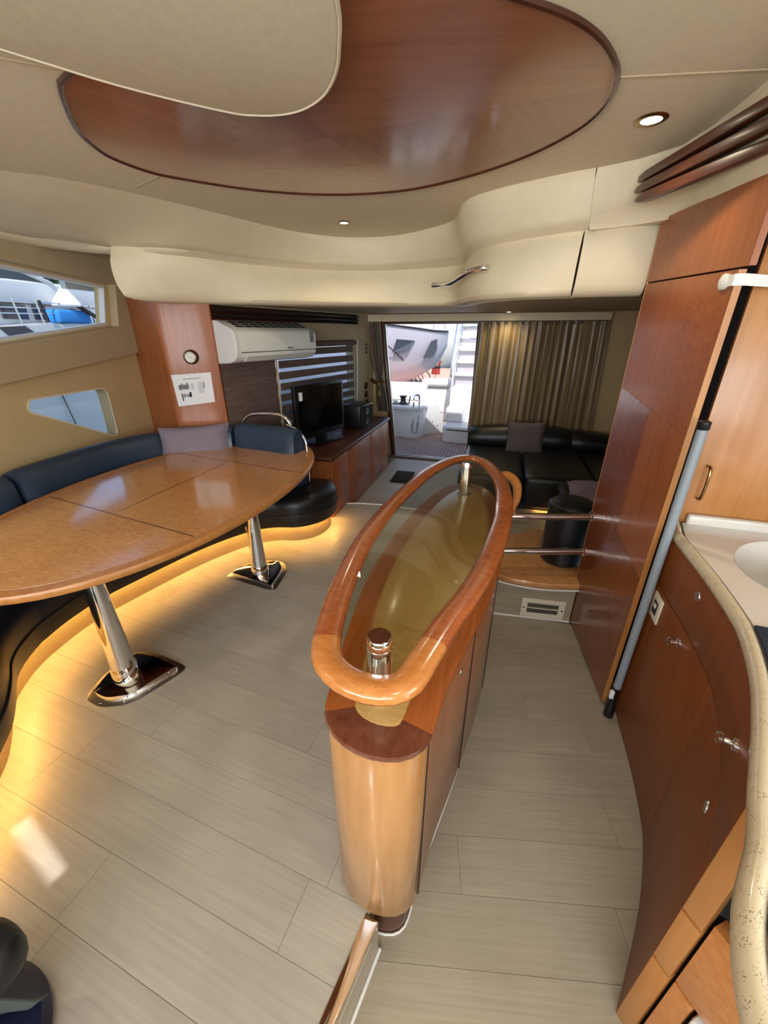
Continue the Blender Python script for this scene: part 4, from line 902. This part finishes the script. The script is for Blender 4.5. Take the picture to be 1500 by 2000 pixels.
# ================================================================== GALLEY UNIT
GF = [(.80, 1.875), (.797, 1.70), (.795, 1.483), (.778, 1.252), (.755, 1.132), (.704, .969), (.643, .826), (.552, .640)]
Gs = resample(cr([p + (0,) for p in GF], 8), 41)
gu = thing('galley_unit', 'curved brown cherry galley cupboard with drawers', 'cabinet', (1.1, 1.2, -.19))
def front(s0, s1, z0, z1, o=.0, t=.02):
    pts = resample(Gs, 2001)[round(s0 * 2000):round(s1 * 2000) + 1]; pts = pts[::40] + ([pts[-1]] if (len(pts) - 1) % 40 else [])
    a = off_line(pts, -o); b = off_line(pts, t); c = off_line(pts, -o)
    if b[0].x < a[0].x: b = off_line(pts, -t)
    return loft([[(p.x, p.y, z0), (p.x, p.y, z1), (q.x, q.y, z1), (q.x, q.y, z0)] for p, q in zip(a, b)], close_u=True, cap=True)
inn = [tuple(p) for p in off_line(Gs, .022)]
if inn[5][0] < Gs[5].x: inn = [tuple(p) for p in off_line(Gs, -.022)]
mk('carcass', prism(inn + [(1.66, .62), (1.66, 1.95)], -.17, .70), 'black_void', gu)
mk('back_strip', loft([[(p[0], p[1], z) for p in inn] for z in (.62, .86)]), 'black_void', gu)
def frac(y): # share of the front's length at depth y
    ar = [0]
    for a, b in zip(Gs, Gs[1:]): ar.append(ar[-1] + (b - a).length)
    i = min(range(len(Gs)), key=lambda j: abs(Gs[j].y - y)); return ar[i] / ar[-1]
f1 = frac(1.185)
def onfront(y, z):
    i = min(range(1, len(Gs) - 1), key=lambda j: abs(Gs[j].y - y)); t = (Gs[i + 1] - Gs[i - 1]).normalized(); n = Vector((t.y, -t.x, 0)); n = n if n.x < 0 else -n
    return Vector((Gs[i].x, Gs[i].y, z)), n, t
def lock(y, z, par):
    c, n, t = onfront(y, z); mk('flush_lock', lathe([(.004, .003), (.012, .0045), (.018, .003), (.019, 0)], c, n, n=20), 'steel', par)
def latch(y, z, par):
    c, n, t = onfront(y, z)
    k = mk('latch', lathe([(.018, 0), (.018, .006), (.009, .009), (.008, .024), (.016, .028), (.017, .036), (.010, .041), (0, .042)], c, n, n=20), 'chrome', par)
for s0, s1 in ((0, f1 - .002), (f1 + .002, 1)):
    d = mk('drawer_front', front(s0, s1, .646, .872), 'galley', gu, bevel=.001)
    if s0 == 0: lock(1.49, .80, d)
    else: latch(.865, .765, d)
d = mk('door', front(0, f1 - .002, -.185, .639), 'galley', gu, bevel=.001); latch(1.50, .575, d)
d = mk('door', front(f1 + .002, 1, -.185, .639), 'galley', gu, bevel=.001); lock(.84, .555, d)
oc, on, ot = onfront(1.755, .556); ox = thing('power_outlet', 'ivory power outlet plate on the galley cupboard front', 'outlet', oc)
O3 = lambda u, z, o=0: oc + ot * u + on * o + Vector((0, 0, z))
mk('plate', slab(O3, -.05, .05, -.062, .062, 0, .008), 'outlet', ox, bevel=.003)
mk('socket', slab(O3, -.024, .024, -.032, .032, .008, .010), 'ink', ox, bevel=.002)
mk('switch', slab(O3, -.012, .012, .0, .02, .010, .014), 'outlet', ox, bevel=.001)
# near end: framed opening with joints and a white appliance
e0 = Vector((.552, .640)); ed = Vector((.17, -.25)).normalized(); en = Vector((ed.y, -ed.x)); en = en if en.x < 0 else -en
N3 = lambda u, z, o=0: Vector((e0.x + ed.x * u + en.x * o, e0.y + ed.y * u + en.y * o, z))
for u0, u1, z0, z1 in ((.0, .045, .46, .87), (.0, .045, .215, .45), (.0, .045, -.19, .205)): mk('stile', slab(N3, u0, u1, z0, z1, -.03, .0), 'cherry_light', gu, bevel=.002)
mk('rail', slab(N3, .053, .40, .215, .50, -.05, -.01), 'rim_light', gu, bevel=.002); mk('rail', slab(N3, .053, .10, -.19, .205, -.05, -.01), 'rim_light', gu, bevel=.002)
mk('backing', slab(N3, -.01, .6, -.19, .87, -.08, -.05), 'black_void', gu)
ap = thing('oven', 'white appliance front set in the near end of the galley', 'oven', N3(.25, -.17))
mk('front', slab(N3, .108, .55, -.17, .195, -.04, .0), 'white_pl', ap, bevel=.01); mk('handle', tube([N3(.19, .15, .03), N3(.5, .15, .03)], .008, 8), 'steel', ap)

# worktop with moulded lip, upstand and oval basin
lip = [tuple(p) for p in off_line(Gs, -.012)]
if lip[5][0] > Gs[5].x: lip = [tuple(p) for p in off_line(Gs, .012)]
lip = [(.825, 1.965)] + lip[2:] + [(.50, .555), (.448, .473), (.412, .40), (.385, .30), (.37, .1), (.36, -.2)]
lip = [tuple(p[:2]) for p in resample(cr([p + (0,) for p in lip], 3), 60)]
WT = thing('worktop', 'cream speckled galley worktop with moulded lip and basin', 'worktop', (1.2, 1.0, .88))
SPK = M['corian']
bas = [(1.13 + .19 * math.cos(a) * 1.0, 1.62 + .235 * math.sin(a)) for a in [2 * math.pi * i / 40 for i in range(40)]]
bas = [(x + (y - 1.62) * .25, y) for x, y in bas]
inl = off_line([Vector(p) for p in lip], .05)
if inl[5].x < lip[5][0]: inl = off_line([Vector(p) for p in lip], -.05)
mk('slab', sheet([tuple(p) for p in inl] + [(1.70, -.2), (1.70, 1.96), (.88, 1.965)], [bas], lambda x, y: (x, y, .898), .024, (0, 0, -1)), 'corian', WT, smooth=False)
rows = []
o2 = [off_line([Vector(p) for p in lip], d * (1 if (off_line([Vector(p) for p in lip], .05)[5].x > lip[5][0]) else -1)) for d in (.024, .009, .004, .006, .014, .025, .034, .042, .042)]
hz_ = (.868, .872, .885, .90, .912, .916, .910, .899, .874)
for i in range(len(lip)): rows.append([(o2[k][i].x, o2[k][i].y, hz_[k]) for k in range(9)])
mk('lip', loft(rows, close_u=True, cap=True), 'corian_lip', WT, angle=70)
mk('upstand', box((1.29, 1.955, .918), (.80, .035, .05), R(-2)), 'corian', WT, bevel=.012, seg=3)
br_ = []
for s, z in ((1.0, .899), (.985, .892), (.955, .87), (.90, .80), (.80, .755), (.6, .74), (.2, .737)):
    cx, cy = 1.13, 1.62; br_.append([(cx + (x - cx) * s, cy + (y - cy) * s, z) for x, y in bas])
mk('basin', loft(br_, close_u=True, cap=False), 'corian', WT, angle=80)
mk('drain', lathe([(.035, .738), (.03, .742), (0, .741)], (1.13, 1.62, 0)), 'steel', WT)
mt = off_line([Vector(p) for p in lip], (.046 if (off_line([Vector(p) for p in lip], .05)[5].x > lip[5][0]) else -.046))
mq = [tuple(p) for p in mt if p.y < 1.23]
tag(mk('drying_mat', prism(mq + [(.80, -.15), (1.35, 1.16)], .898, .908), 'navy_mat', bevel=.003), 'navy woven drying mat lying on the cream worktop', 'mat')

# ================================================================== HELM CHAIR at the lower left corner
hc = thing('helm_chair', 'dark swivel helm chair with navy disc base at lower left', 'chair', (-1.12, .08, 0))
mk('base_disc', lathe([(.0, .0), (.245, 0), (.252, .015), (.235, .04), (.10, .055), (.05, .06)], (-1.135, -.05, 0), n=48), 'navy_plastic', hc)
mk('pedestal', lathe([(.06, .05), (.055, .12), (.05, .28)], (-1.16, -.02, 0), n=24), 'black', hc)
mk('gusset', loft([[(-1.16, .06, .05), (-1.01, .155, .05), (-1.005, .125, .085), (-1.12, .03, .26)], [(-1.14, .10, .05), (-1.0, .175, .05), (-.995, .145, .085), (-1.10, .08, .26)]], close_u=True, cap=True), 'grey_pad', hc, bevel=.012, seg=3)
mk('seat_cushion', prism(round_poly([(-1.42, -.30), (-.96, -.32), (-.955, .195), (-1.10, .21), (-1.21, .03), (-1.42, -.02)], .07), .26, .385), 'black_leather', hc, bevel=.05, seg=4)
mk('seat_backrest', box((-1.22, -.38, .66), (.44, .12, .60)), 'black_leather', hc, bevel=.05, seg=4)

# ================================================================== OUTSIDE: cockpit seen through the aft door
ck = struct('floor', box((-.4, 7.9, -.18), (5.2, 3.9, .05)), 'caulk', smooth=False); ck['label'] = 'teak cockpit deck beyond the door'
tk = mk('teak_strip', join(*[box((-2.3 + i * .058, 7.9, -.150), (.052, 3.9, .012)) for i in range(68)]), 'teak', ck, smooth=False, kind='stuff')
cs = thing('cockpit_console', 'white moulded cockpit console with a curved side wing', 'console', (-1.8, 7.6, -.15))
mk('base', prism(round_poly([(-2.6, 7.42), (-1.85, 7.40), (-1.47, 7.30), (-1.36, 7.5), (-1.36, 8.3), (-2.6, 8.3)], .12), -.144, .38), 'white', cs, bevel=.01)
mk('counter', prism(round_poly([(-2.65, 7.36), (-1.85, 7.34), (-1.45, 7.24), (-1.33, 7.5), (-1.33, 8.3), (-2.65, 8.3)], .12), .38, .45), 'white', cs, bevel=.02, seg=3)
mk('coaming', box((-2.05, 8.15, .62), (1.25, .26, .34)), 'white', cs, bevel=.05, seg=3)
wing = [(-1.46, -.144), (-1.46, .74), (-1.36, .72), (-1.24, .58), (-1.14, .36), (-1.06, .10), (-1.02, -.144)]
mk('wing', [(list(map(lambda p: (p[0], 7.62 + (p[0] + 1.46) * .8, p[1]), wing)) + list(map(lambda p: (p[0], 7.68 + (p[0] + 1.46) * .8, p[1]), wing))), [tuple(range(7)), tuple(range(13, 6, -1))] + [(i, (i + 1) % 7, 7 + (i + 1) % 7, 7 + i) for i in range(7)]], 'white', cs, bevel=.008)
mk('grab_loop', tube(cr([(-1.52, 7.26, .00), (-1.52, 7.20, .03), (-1.51, 7.19, .3), (-1.50, 7.20, .60), (-1.49, 7.28, .66), (-1.42, 7.30, .63), (-1.42, 7.24, .3), (-1.44, 7.24, .03), (-1.50, 7.26, -.03)], 5), .018, 8), 'chrome', cs)
for x, z in ((-1.85, .12), (-1.70, .16), (-1.24, .1), (-1.15, .02)): mk('snap', lathe([(.012, 0), (.012, .006), (0, .008)], (x, 7.40 if x < -1.4 else 7.62 + (x + 1.46) * .8, z), (0, -1, 0), n=8), 'black', cs)
gr = thing('deck_fitting', 'black mooring winch and cleat on the white cockpit console', 'winch', (-1.82, 7.62, .45))
mk('drum', lathe([(.07, .45), (.07, .48), (.05, .5), (.05, .56), (.07, .58), (.07, .60), (0, .61)], (-1.80, 7.62, 0), n=16), 'black', gr)
mk('plate', box((-1.84, 7.60, .458), (.34, .2, .016)), 'black', gr, bevel=.004); mk('cleat', join(tube([(-2.0, 7.6, .50), (-1.9, 7.6, .50)], .015, 6), tube([(-1.97, 7.6, .46), (-1.97, 7.6, .5)], .012, 6), tube([(-1.93, 7.6, .46), (-1.93, 7.6, .5)], .012, 6)), 'chrome', gr); mk('lever', tube([(-1.68, 7.6, .47), (-1.66, 7.62, .60)], .012, 6), 'black', gr)
sp = thing('cockpit_step', 'white moulded cockpit step unit at the right of the door', 'steps', (-.6, 7.5, -.15))
mk('lower_step', prism(round_poly([(-.96, 7.20), (.3, 7.10), (.3, 8.0), (-.98, 8.0)], .14), -.144, .15), 'white', sp, bevel=.02, seg=3)
mk('upper_step', prism(round_poly([(-.97, 7.62), (-.66, 7.62), (-.60, 8.0), (-.98, 8.0)], .05), .15, .40), 'white', sp, bevel=.03, seg=3)
mk('back_wall', box((-.30, 8.05, .30), (1.32, .10, .89)), 'white', sp, bevel=.03, seg=3)
mk('grab_slot', tube([(-.88, 7.165, .10), (-.30, 7.12, .095)], .012, 6), 'black', sp)
ts = thing('transom_seat', 'white padded transom seat across the stern', 'seat', (-1.35, 9.3, -.15))
mk('moulding', box((-1.15, 9.42, .22), (1.5, .5, .74)), 'white', ts, bevel=.03); mk('cushion', box((-1.20, 9.38, .67), (1.1, .55, .16)), 'white', ts, bevel=.07, seg=4)
mk('locker_door', box((-1.25, 9.165, .28), (.42, .015, .46)), 'white_pl', ts, bevel=.006)
fs = thing('flybridge_stairs', 'white moulded stairs climbing at the right of the stern', 'stairs', (-.6, 9.0, .6))
mk('stringer', [[(x, y, z) for x in (-1.06, -.99) for y, z in ((9.9, .55), (8.6, .55), (8.6, 1.0), (8.9, 1.45), (9.3, 1.9), (9.9, 2.3))], [tuple(range(6)), tuple(range(11, 5, -1))] + [(i, (i + 1) % 6, 6 + (i + 1) % 6, 6 + i) for i in range(6)]], 'white', fs, bevel=.015)
for i in range(6): 
    q = mk('tread', box((-.55, 8.75 + i * .22, .66 + i * .24), (.86, .30, .06)), 'white', fs, bevel=.015)
    mk('riser', box((-.55, 8.90 + i * .22, .76 + i * .24), (.84, .02, .20)), 'gel_grey', q)
mk('handrail', tube(cr([(-1.02, 8.55, .60), (-1.02, 8.55, 1.1), (-1.02, 8.95, 1.75), (-1.02, 9.4, 2.2)], 5), .016, 8), 'chrome', fs)

# harbour
tag(mk('harbour_water', box((0, 60, -1.62), (260, 260, .04)), 'water', smooth=False), 'grey green harbour water beyond the stern', 'water')
dk = mk('dock', join(prism([(-5.2, 14.0), (-2.3, 13.6), (-2.5, 26.0), (-4.6, 26.0)], -1.6, -.30)), 'dock', bevel=.04); tag(dk, 'pinkish concrete dock leading away behind the stern', 'dock')
bo = thing('bollard', 'short red bollard on the end of the pinkish dock', 'bollard', (-3.45, 22.0, -.3))
mk('post', lathe([(.22, -.30), (.22, .25), (.26, .27), (.26, .36), (.18, .40), (0, .41)], (-3.45, 22.0, 0), n=18), 'red', bo); mk('rope_turns', lathe([(.225, .0), (.25, .03), (.225, .06), (.25, .09), (.225, .12)], (-3.45, 22.0, 0), n=18), 'rope', bo)
bk = thing('bicycle', 'small dark bicycle parked on the dock', 'bicycle', (-3.5, 16.6, -.3))
def wheel(c, r=.30):
    q = mk('wheel', tube([(c[0] + r * math.cos(a) * .9, c[1] + r * math.cos(a) * .4, c[2] + r * math.sin(a)) for a in [2 * math.pi * i / 24 for i in range(25)]], .022, 6, cap=False), 'black', bk)
    mk('spokes', join(*[tube([c, (c[0] + r * math.cos(a) * .9, c[1] + r * math.cos(a) * .4, c[2] + r * math.sin(a))], .005, 4) for a in [2 * math.pi * i / 8 for i in range(8)]]), 'steel', q)
wa, wb = (-3.85, 16.45, .0), (-3.15, 16.76, .0); wheel(wa); wheel(wb)
mk('frame', join(tube([wa, (-3.55, 16.58, .02)], .018, 6), tube([(-3.55, 16.58, .02), (-3.66, 16.53, .42)], .018, 6), tube([(-3.66, 16.53, .38), (-3.27, 16.70, .42)], .018, 6), tube([(-3.55, 16.58, .02), (-3.27, 16.70, .40)], .018, 6), tube([wb, (-3.29, 16.69, .58)], .018, 6)), 'black', bk)
mk('handlebar', tube(cr([(-3.36, 16.5, .66), (-3.28, 16.64, .60), (-3.28, 16.78, .60), (-3.22, 16.9, .66)], 4), .016, 6), 'steel', bk); mk('saddle', box((-3.68, 16.52, .46), (.22, .12, .05)), 'black', bk, bevel=.02)

def hull_yacht(name, label, sections, mat, parts):
    """sections: (x, y_side, z_keel, z_deck) towards the bow; the far side mirrors at +4 m"""
    t = thing(name, label, 'boat', (sections[0][0], sections[0][1] + 2, sections[0][2]))
    rows = []
    for x, y, zk, zd, w in sections: rows.append([(x, y + w * .25, zk), (x, y + w * .06, zk + (zd - zk) * .3), (x, y, zk + (zd - zk) * .75), (x, y - .02, zd), (x, y + w, zd), (x, y + w * .8, zk)])
    mk('hull', loft(rows, close_u=True, cap=True), mat, t, angle=50)
    return t
hy = hull_yacht('motor_yacht', 'large mauve grey motor yacht with its bow over the dock', [(-14, 14.2, -1.6, 2.25, 5), (-6, 14.2, -1.0, 2.2, 5), (-4.2, 14.5, -.3, 2.02, 4), (-3.2, 14.8, .15, 1.9, 2.6), (-2.5, 15.3, .55, 1.8, 1.2), (-2.12, 15.8, 1.25, 1.78, .25)], 'gel_grey', None)
mk('rub_rail', tube([(-14, 14.16, 2.2), (-6, 14.16, 2.16), (-4.2, 14.46, 1.98), (-3.2, 14.76, 1.86), (-2.5, 15.26, 1.76), (-2.1, 15.76, 1.74)], .03, 6), 'rope', hy)
def patch(pts, yf, t=.03): 
    n = len(pts); v = [(x, yf(x) - t, z) for x, z in pts] + [(x, yf(x) + t, z) for x, z in pts]
    return v, [tuple(range(n)), tuple(range(2 * n - 1, n - 1, -1))] + [(i, (i + 1) % n, n + (i + 1) % n, n + i) for i in range(n)]
hyf = lambda x: 14.2 if x < -6 else (14.2 + (x + 6) / 1.8 * .3 if x < -4.2 else (14.5 + (x + 4.2) * .3 if x < -3.2 else 14.8 + (x + 3.2) / .7 * .5))
mk('hull_window', patch([(-3.86, 1.07), (-3.72, 1.50), (-3.12, 1.45), (-3.36, 1.14)], lambda x: hyf(x) + .02, .10), 'dark_win', hy)
mk('hull_window', patch([(-2.84, .86), (-2.60, 1.42), (-2.42, 1.50), (-2.40, 1.20), (-2.52, .92)], lambda x: hyf(x) + .10, .2), 'dark_win', hy)
mk('cabin', prism([(-14, 15.4), (-6.2, 15.4), (-4.2, 16.2), (-4.2, 17.2), (-14, 18)], 2.1, 3.6), 'white', hy, bevel=.15, seg=3); mk('cabin_window', box((-9, 15.38, 2.95), (5.5, .06, .5)), 'dark_win', hy)
mk('mooring_line', tube(cr([(-2.2, 15.7, 1.72), (-2.6, 17, 1.2), (-3.1, 20, .4), (-3.4, 21.8, .05)], 6), .02, 5), 'rope', hy); mk('mooring_line', tube(cr([(-4.8, 14.1, 1.9), (-4.0, 14.4, 1.3), (-3.3, 15.2, .5), (-3.0, 16.5, -.25)], 6), .02, 5), 'rope', hy)
fy = hull_yacht('motor_yacht', 'white yacht moored far behind the grey bow', [(-14, 27, -1.6, 1.7, 6), (-6, 27, -1.6, 1.75, 6), (-3.6, 27.5, -1.0, 1.9, 4), (-1.4, 28.4, .4, 2.0, 1.5), (-.6, 29, 1.4, 2.05, .3)], 'white', None)
mk('cabin', prism([(-14, 28), (-5, 28), (-3, 29), (-3, 31), (-14, 32)], 1.7, 4.2), 'white', fy, bevel=.2, seg=3); mk('cabin_window', box((-8, 27.97, 3.0), (5.5, .08, .6)), 'dark_win', fy)
for x in (-5.4, -4.6, -3.9, -3.1): mk('stanchion', tube([(x, 27.5, 1.8), (x, 27.5, 2.5)], .03, 5), 'steel', fy)
by = hull_yacht('motor_yacht', 'distant white boat with a blue canvas cover', [(-2.6, 24, -1.6, 1.25, 4), (-.6, 23.6, -1.6, 1.3, 4), (2.5, 23.6, -1.6, 1.5, 4), (5, 24.6, -.6, 1.7, 2), (6.5, 25.6, .9, 1.8, .4)], 'white', None)
mk('blue_cover', prism([(-2.1, 24.2), (.6, 24.0), (.6, 27), (-2.1, 27)], 1.3, 2.5), 'blue_cover', by, bevel=.3, seg=3)

# yacht alongside, seen through the side windows
sy = thing('motor_yacht', 'white motor yacht alongside, seen through the side windows', 'boat', (-10, 8, -1.6))
rows = []
for y, x, zd in ((-12, -10.2, 1.5), (2, -9.1, 1.62), (5.8, -9, 1.78), (6.7, -9, 1.86), (8.3, -9.02, 1.93), (14, -9.1, 2.0), (26, -9.4, 2.1)): rows.append([(x - .6, y, -1.6), (x - .05, y, -.3), (x, y, zd * .6), (x, y, zd), (x - .25, y, zd + .02), (x - 3.6, y, zd + .02), (x - 3.6, y, -1.6)])
mk('hull', loft(rows, close_u=True, cap=True), 'white', sy, angle=50)
mk('hull_window', [[(-8.97, y, z) for y, z in ((5.72, 1.80), (6.18, 1.82), (6.42, 1.62), (5.95, 1.55))] + [(-9.05, y, z) for y, z in ((5.72, 1.80), (6.18, 1.82), (6.42, 1.62), (5.95, 1.55))], [(0, 1, 2, 3), (7, 6, 5, 4), (0, 4, 5, 1), (1, 5, 6, 2), (2, 6, 7, 3), (3, 7, 4, 0)]], 'dark_win', sy, smooth=False)
mk('hull_stripe', join(tube([(-8.97, 0, .78), (-8.97, 20, .30)], .02, 5)), 'white_pl', sy); mk('hull_seam', tube([(-8.98, 6.35, 1.2), (-8.98, 6.55, -.2)], .012, 5), 'rope', sy)
mk('cabin', join(prism([(-9.6, -10), (-9.6, 7.3), (-9.8, 9.5), (-10.2, 20), (-12, 20), (-12, -10)], 1.8, 2.25), prism([(-9.45, -10), (-9.45, 7.2), (-9.7, 9.4), (-10.2, 20), (-12, 20), (-12, -10)], 2.25, 2.66)), 'white', sy, bevel=.06, seg=3)
cw = [(-3.0, 2.62), (-3.0, 3.02), (6.1, 3.02), (7.2, 2.66), (6.9, 2.62)]
mk('cabin_window', [[(-9.50, y, z) for y, z in cw] + [(-9.60, y, z) for y, z in cw], [tuple(range(5)), tuple(range(9, 4, -1))] + [(i, (i + 1) % 5, 5 + (i + 1) % 5, 5 + i) for i in range(5)]], 'dark_win', sy, smooth=False)
for y in (3.5, 5.0, 5.9, 6.3): mk('window_bar', tube([(-9.48, y, 2.62), (-9.48, y - .12, 3.04)], .03, 5), 'white_pl', sy)
mk('cabin_roof', join(prism([(-9.4, -10), (-9.4, 6.15), (-12, 6.15), (-12, -10)], 3.02, 3.2), tube([(-9.48, 6.1, 3.06), (-9.48, 7.35, 2.64)], .05, 6)), 'white', sy, bevel=.03)
for y0, y1 in ((4.6, 5.2), (5.45, 6.05), (6.25, 6.7), (6.85, 7.1)): mk('side_window', box((-9.57, (y0 + y1) / 2, 2.08), (.06, y1 - y0, .26)), 'dark_win', sy)
for z in (2.06, 2.16, 2.26): mk('guard_rail', tube([(-9.05, 0, z - .12), (-9.05, 6.6, z - .01), (-9.05, 9.6, z + .04)], .012, 5), 'steel', sy)
for y in (4.5, 5.4, 6.2, 6.62, 7.3, 7.75, 8.3, 8.9): mk('stanchion', tube([(-9.05, y, 1.75), (-9.05, y - .05, 2.30)], .016, 5), 'steel', sy)
mk('gangway_rail', join(tube([(-8.93, 6.62, 1.9), (-8.93, 6.55, 2.28)], .03, 6), tube([(-8.93, 7.28, 2.25), (-8.93, 7.98, 1.88)], .045, 6)), 'rope', sy)
tag(mk('boat_cover', prism([(-9.3, 6.85), (-9.3, 7.65), (-8.95, 7.6), (-8.95, 6.88)], 1.88, 2.14), 'blue_cover', bevel=.05, seg=3), 'bright blue cover on the deck of the yacht alongside', 'cover')
fd = lathe([(.0, 2.20), (.34, 2.20), (.36, 2.24), (.30, 2.32), (.04, 2.60), (0, 2.62)], (-9.15, 7.3, 0), n=4)
tag(mk('dinghy_hood', fd, 'white', bevel=.02), 'white pyramid shaped hood above the blue cover outside', 'hood')
rt = random.Random(21)
for k, (x, y, z, r) in enumerate(((-24, 15.5, 3.6, 2.4), (-25, 20.5, 3.4, 2.8), (-24, 25.5, 3.0, 2.6))):
    t = thing('tree', ('leafy tree behind the white yacht, nearest the pyramid hood', 'leafy tree behind the white yacht at the right edge of the side window', 'leafy tree far astern of the white yacht')[k], 'tree', (x, y, -1), 'trees beyond the yacht')
    mk('trunk', tube([(x, y, -1.6), (x + .1, y, z - r * .3)], [.3, .16], 8), 'bark', t)
    v, f = [], []
    for i in range(1500):
        d = Vector((rt.gauss(0, 1), rt.gauss(0, 1), rt.gauss(0, 1))).normalized() * r * (.55 + .45 * rt.random()); p = Vector((x, y, z)) + Vector((d.x, d.y, d.z * .8))
        a = Vector((rt.gauss(0, 1), rt.gauss(0, 1), rt.gauss(0, 1))).normalized(); b = a.orthogonal().normalized(); s = .16 + .1 * rt.random(); o = len(v)
        v += [p - a * s, p + b * s * .5, p + a * s, p - b * s * .5]; f.append((o, o + 1, o + 2, o + 3))
    mk('foliage', (v, f), 'leaf', t, smooth=False, kind='stuff')
# foredeck outside the windscreen, added to throw light up at the ceiling
tag(mk('bounce_deck', prism([(-3.0, -2.45), (2.0, -2.45), (1.2, -7.5), (-.4, -9.5), (-2.0, -7.5)], .6, .95), 'white', bevel=.1, seg=3), 'white foredeck outside the windscreen behind the viewpoint, added to bounce light in', 'deck')
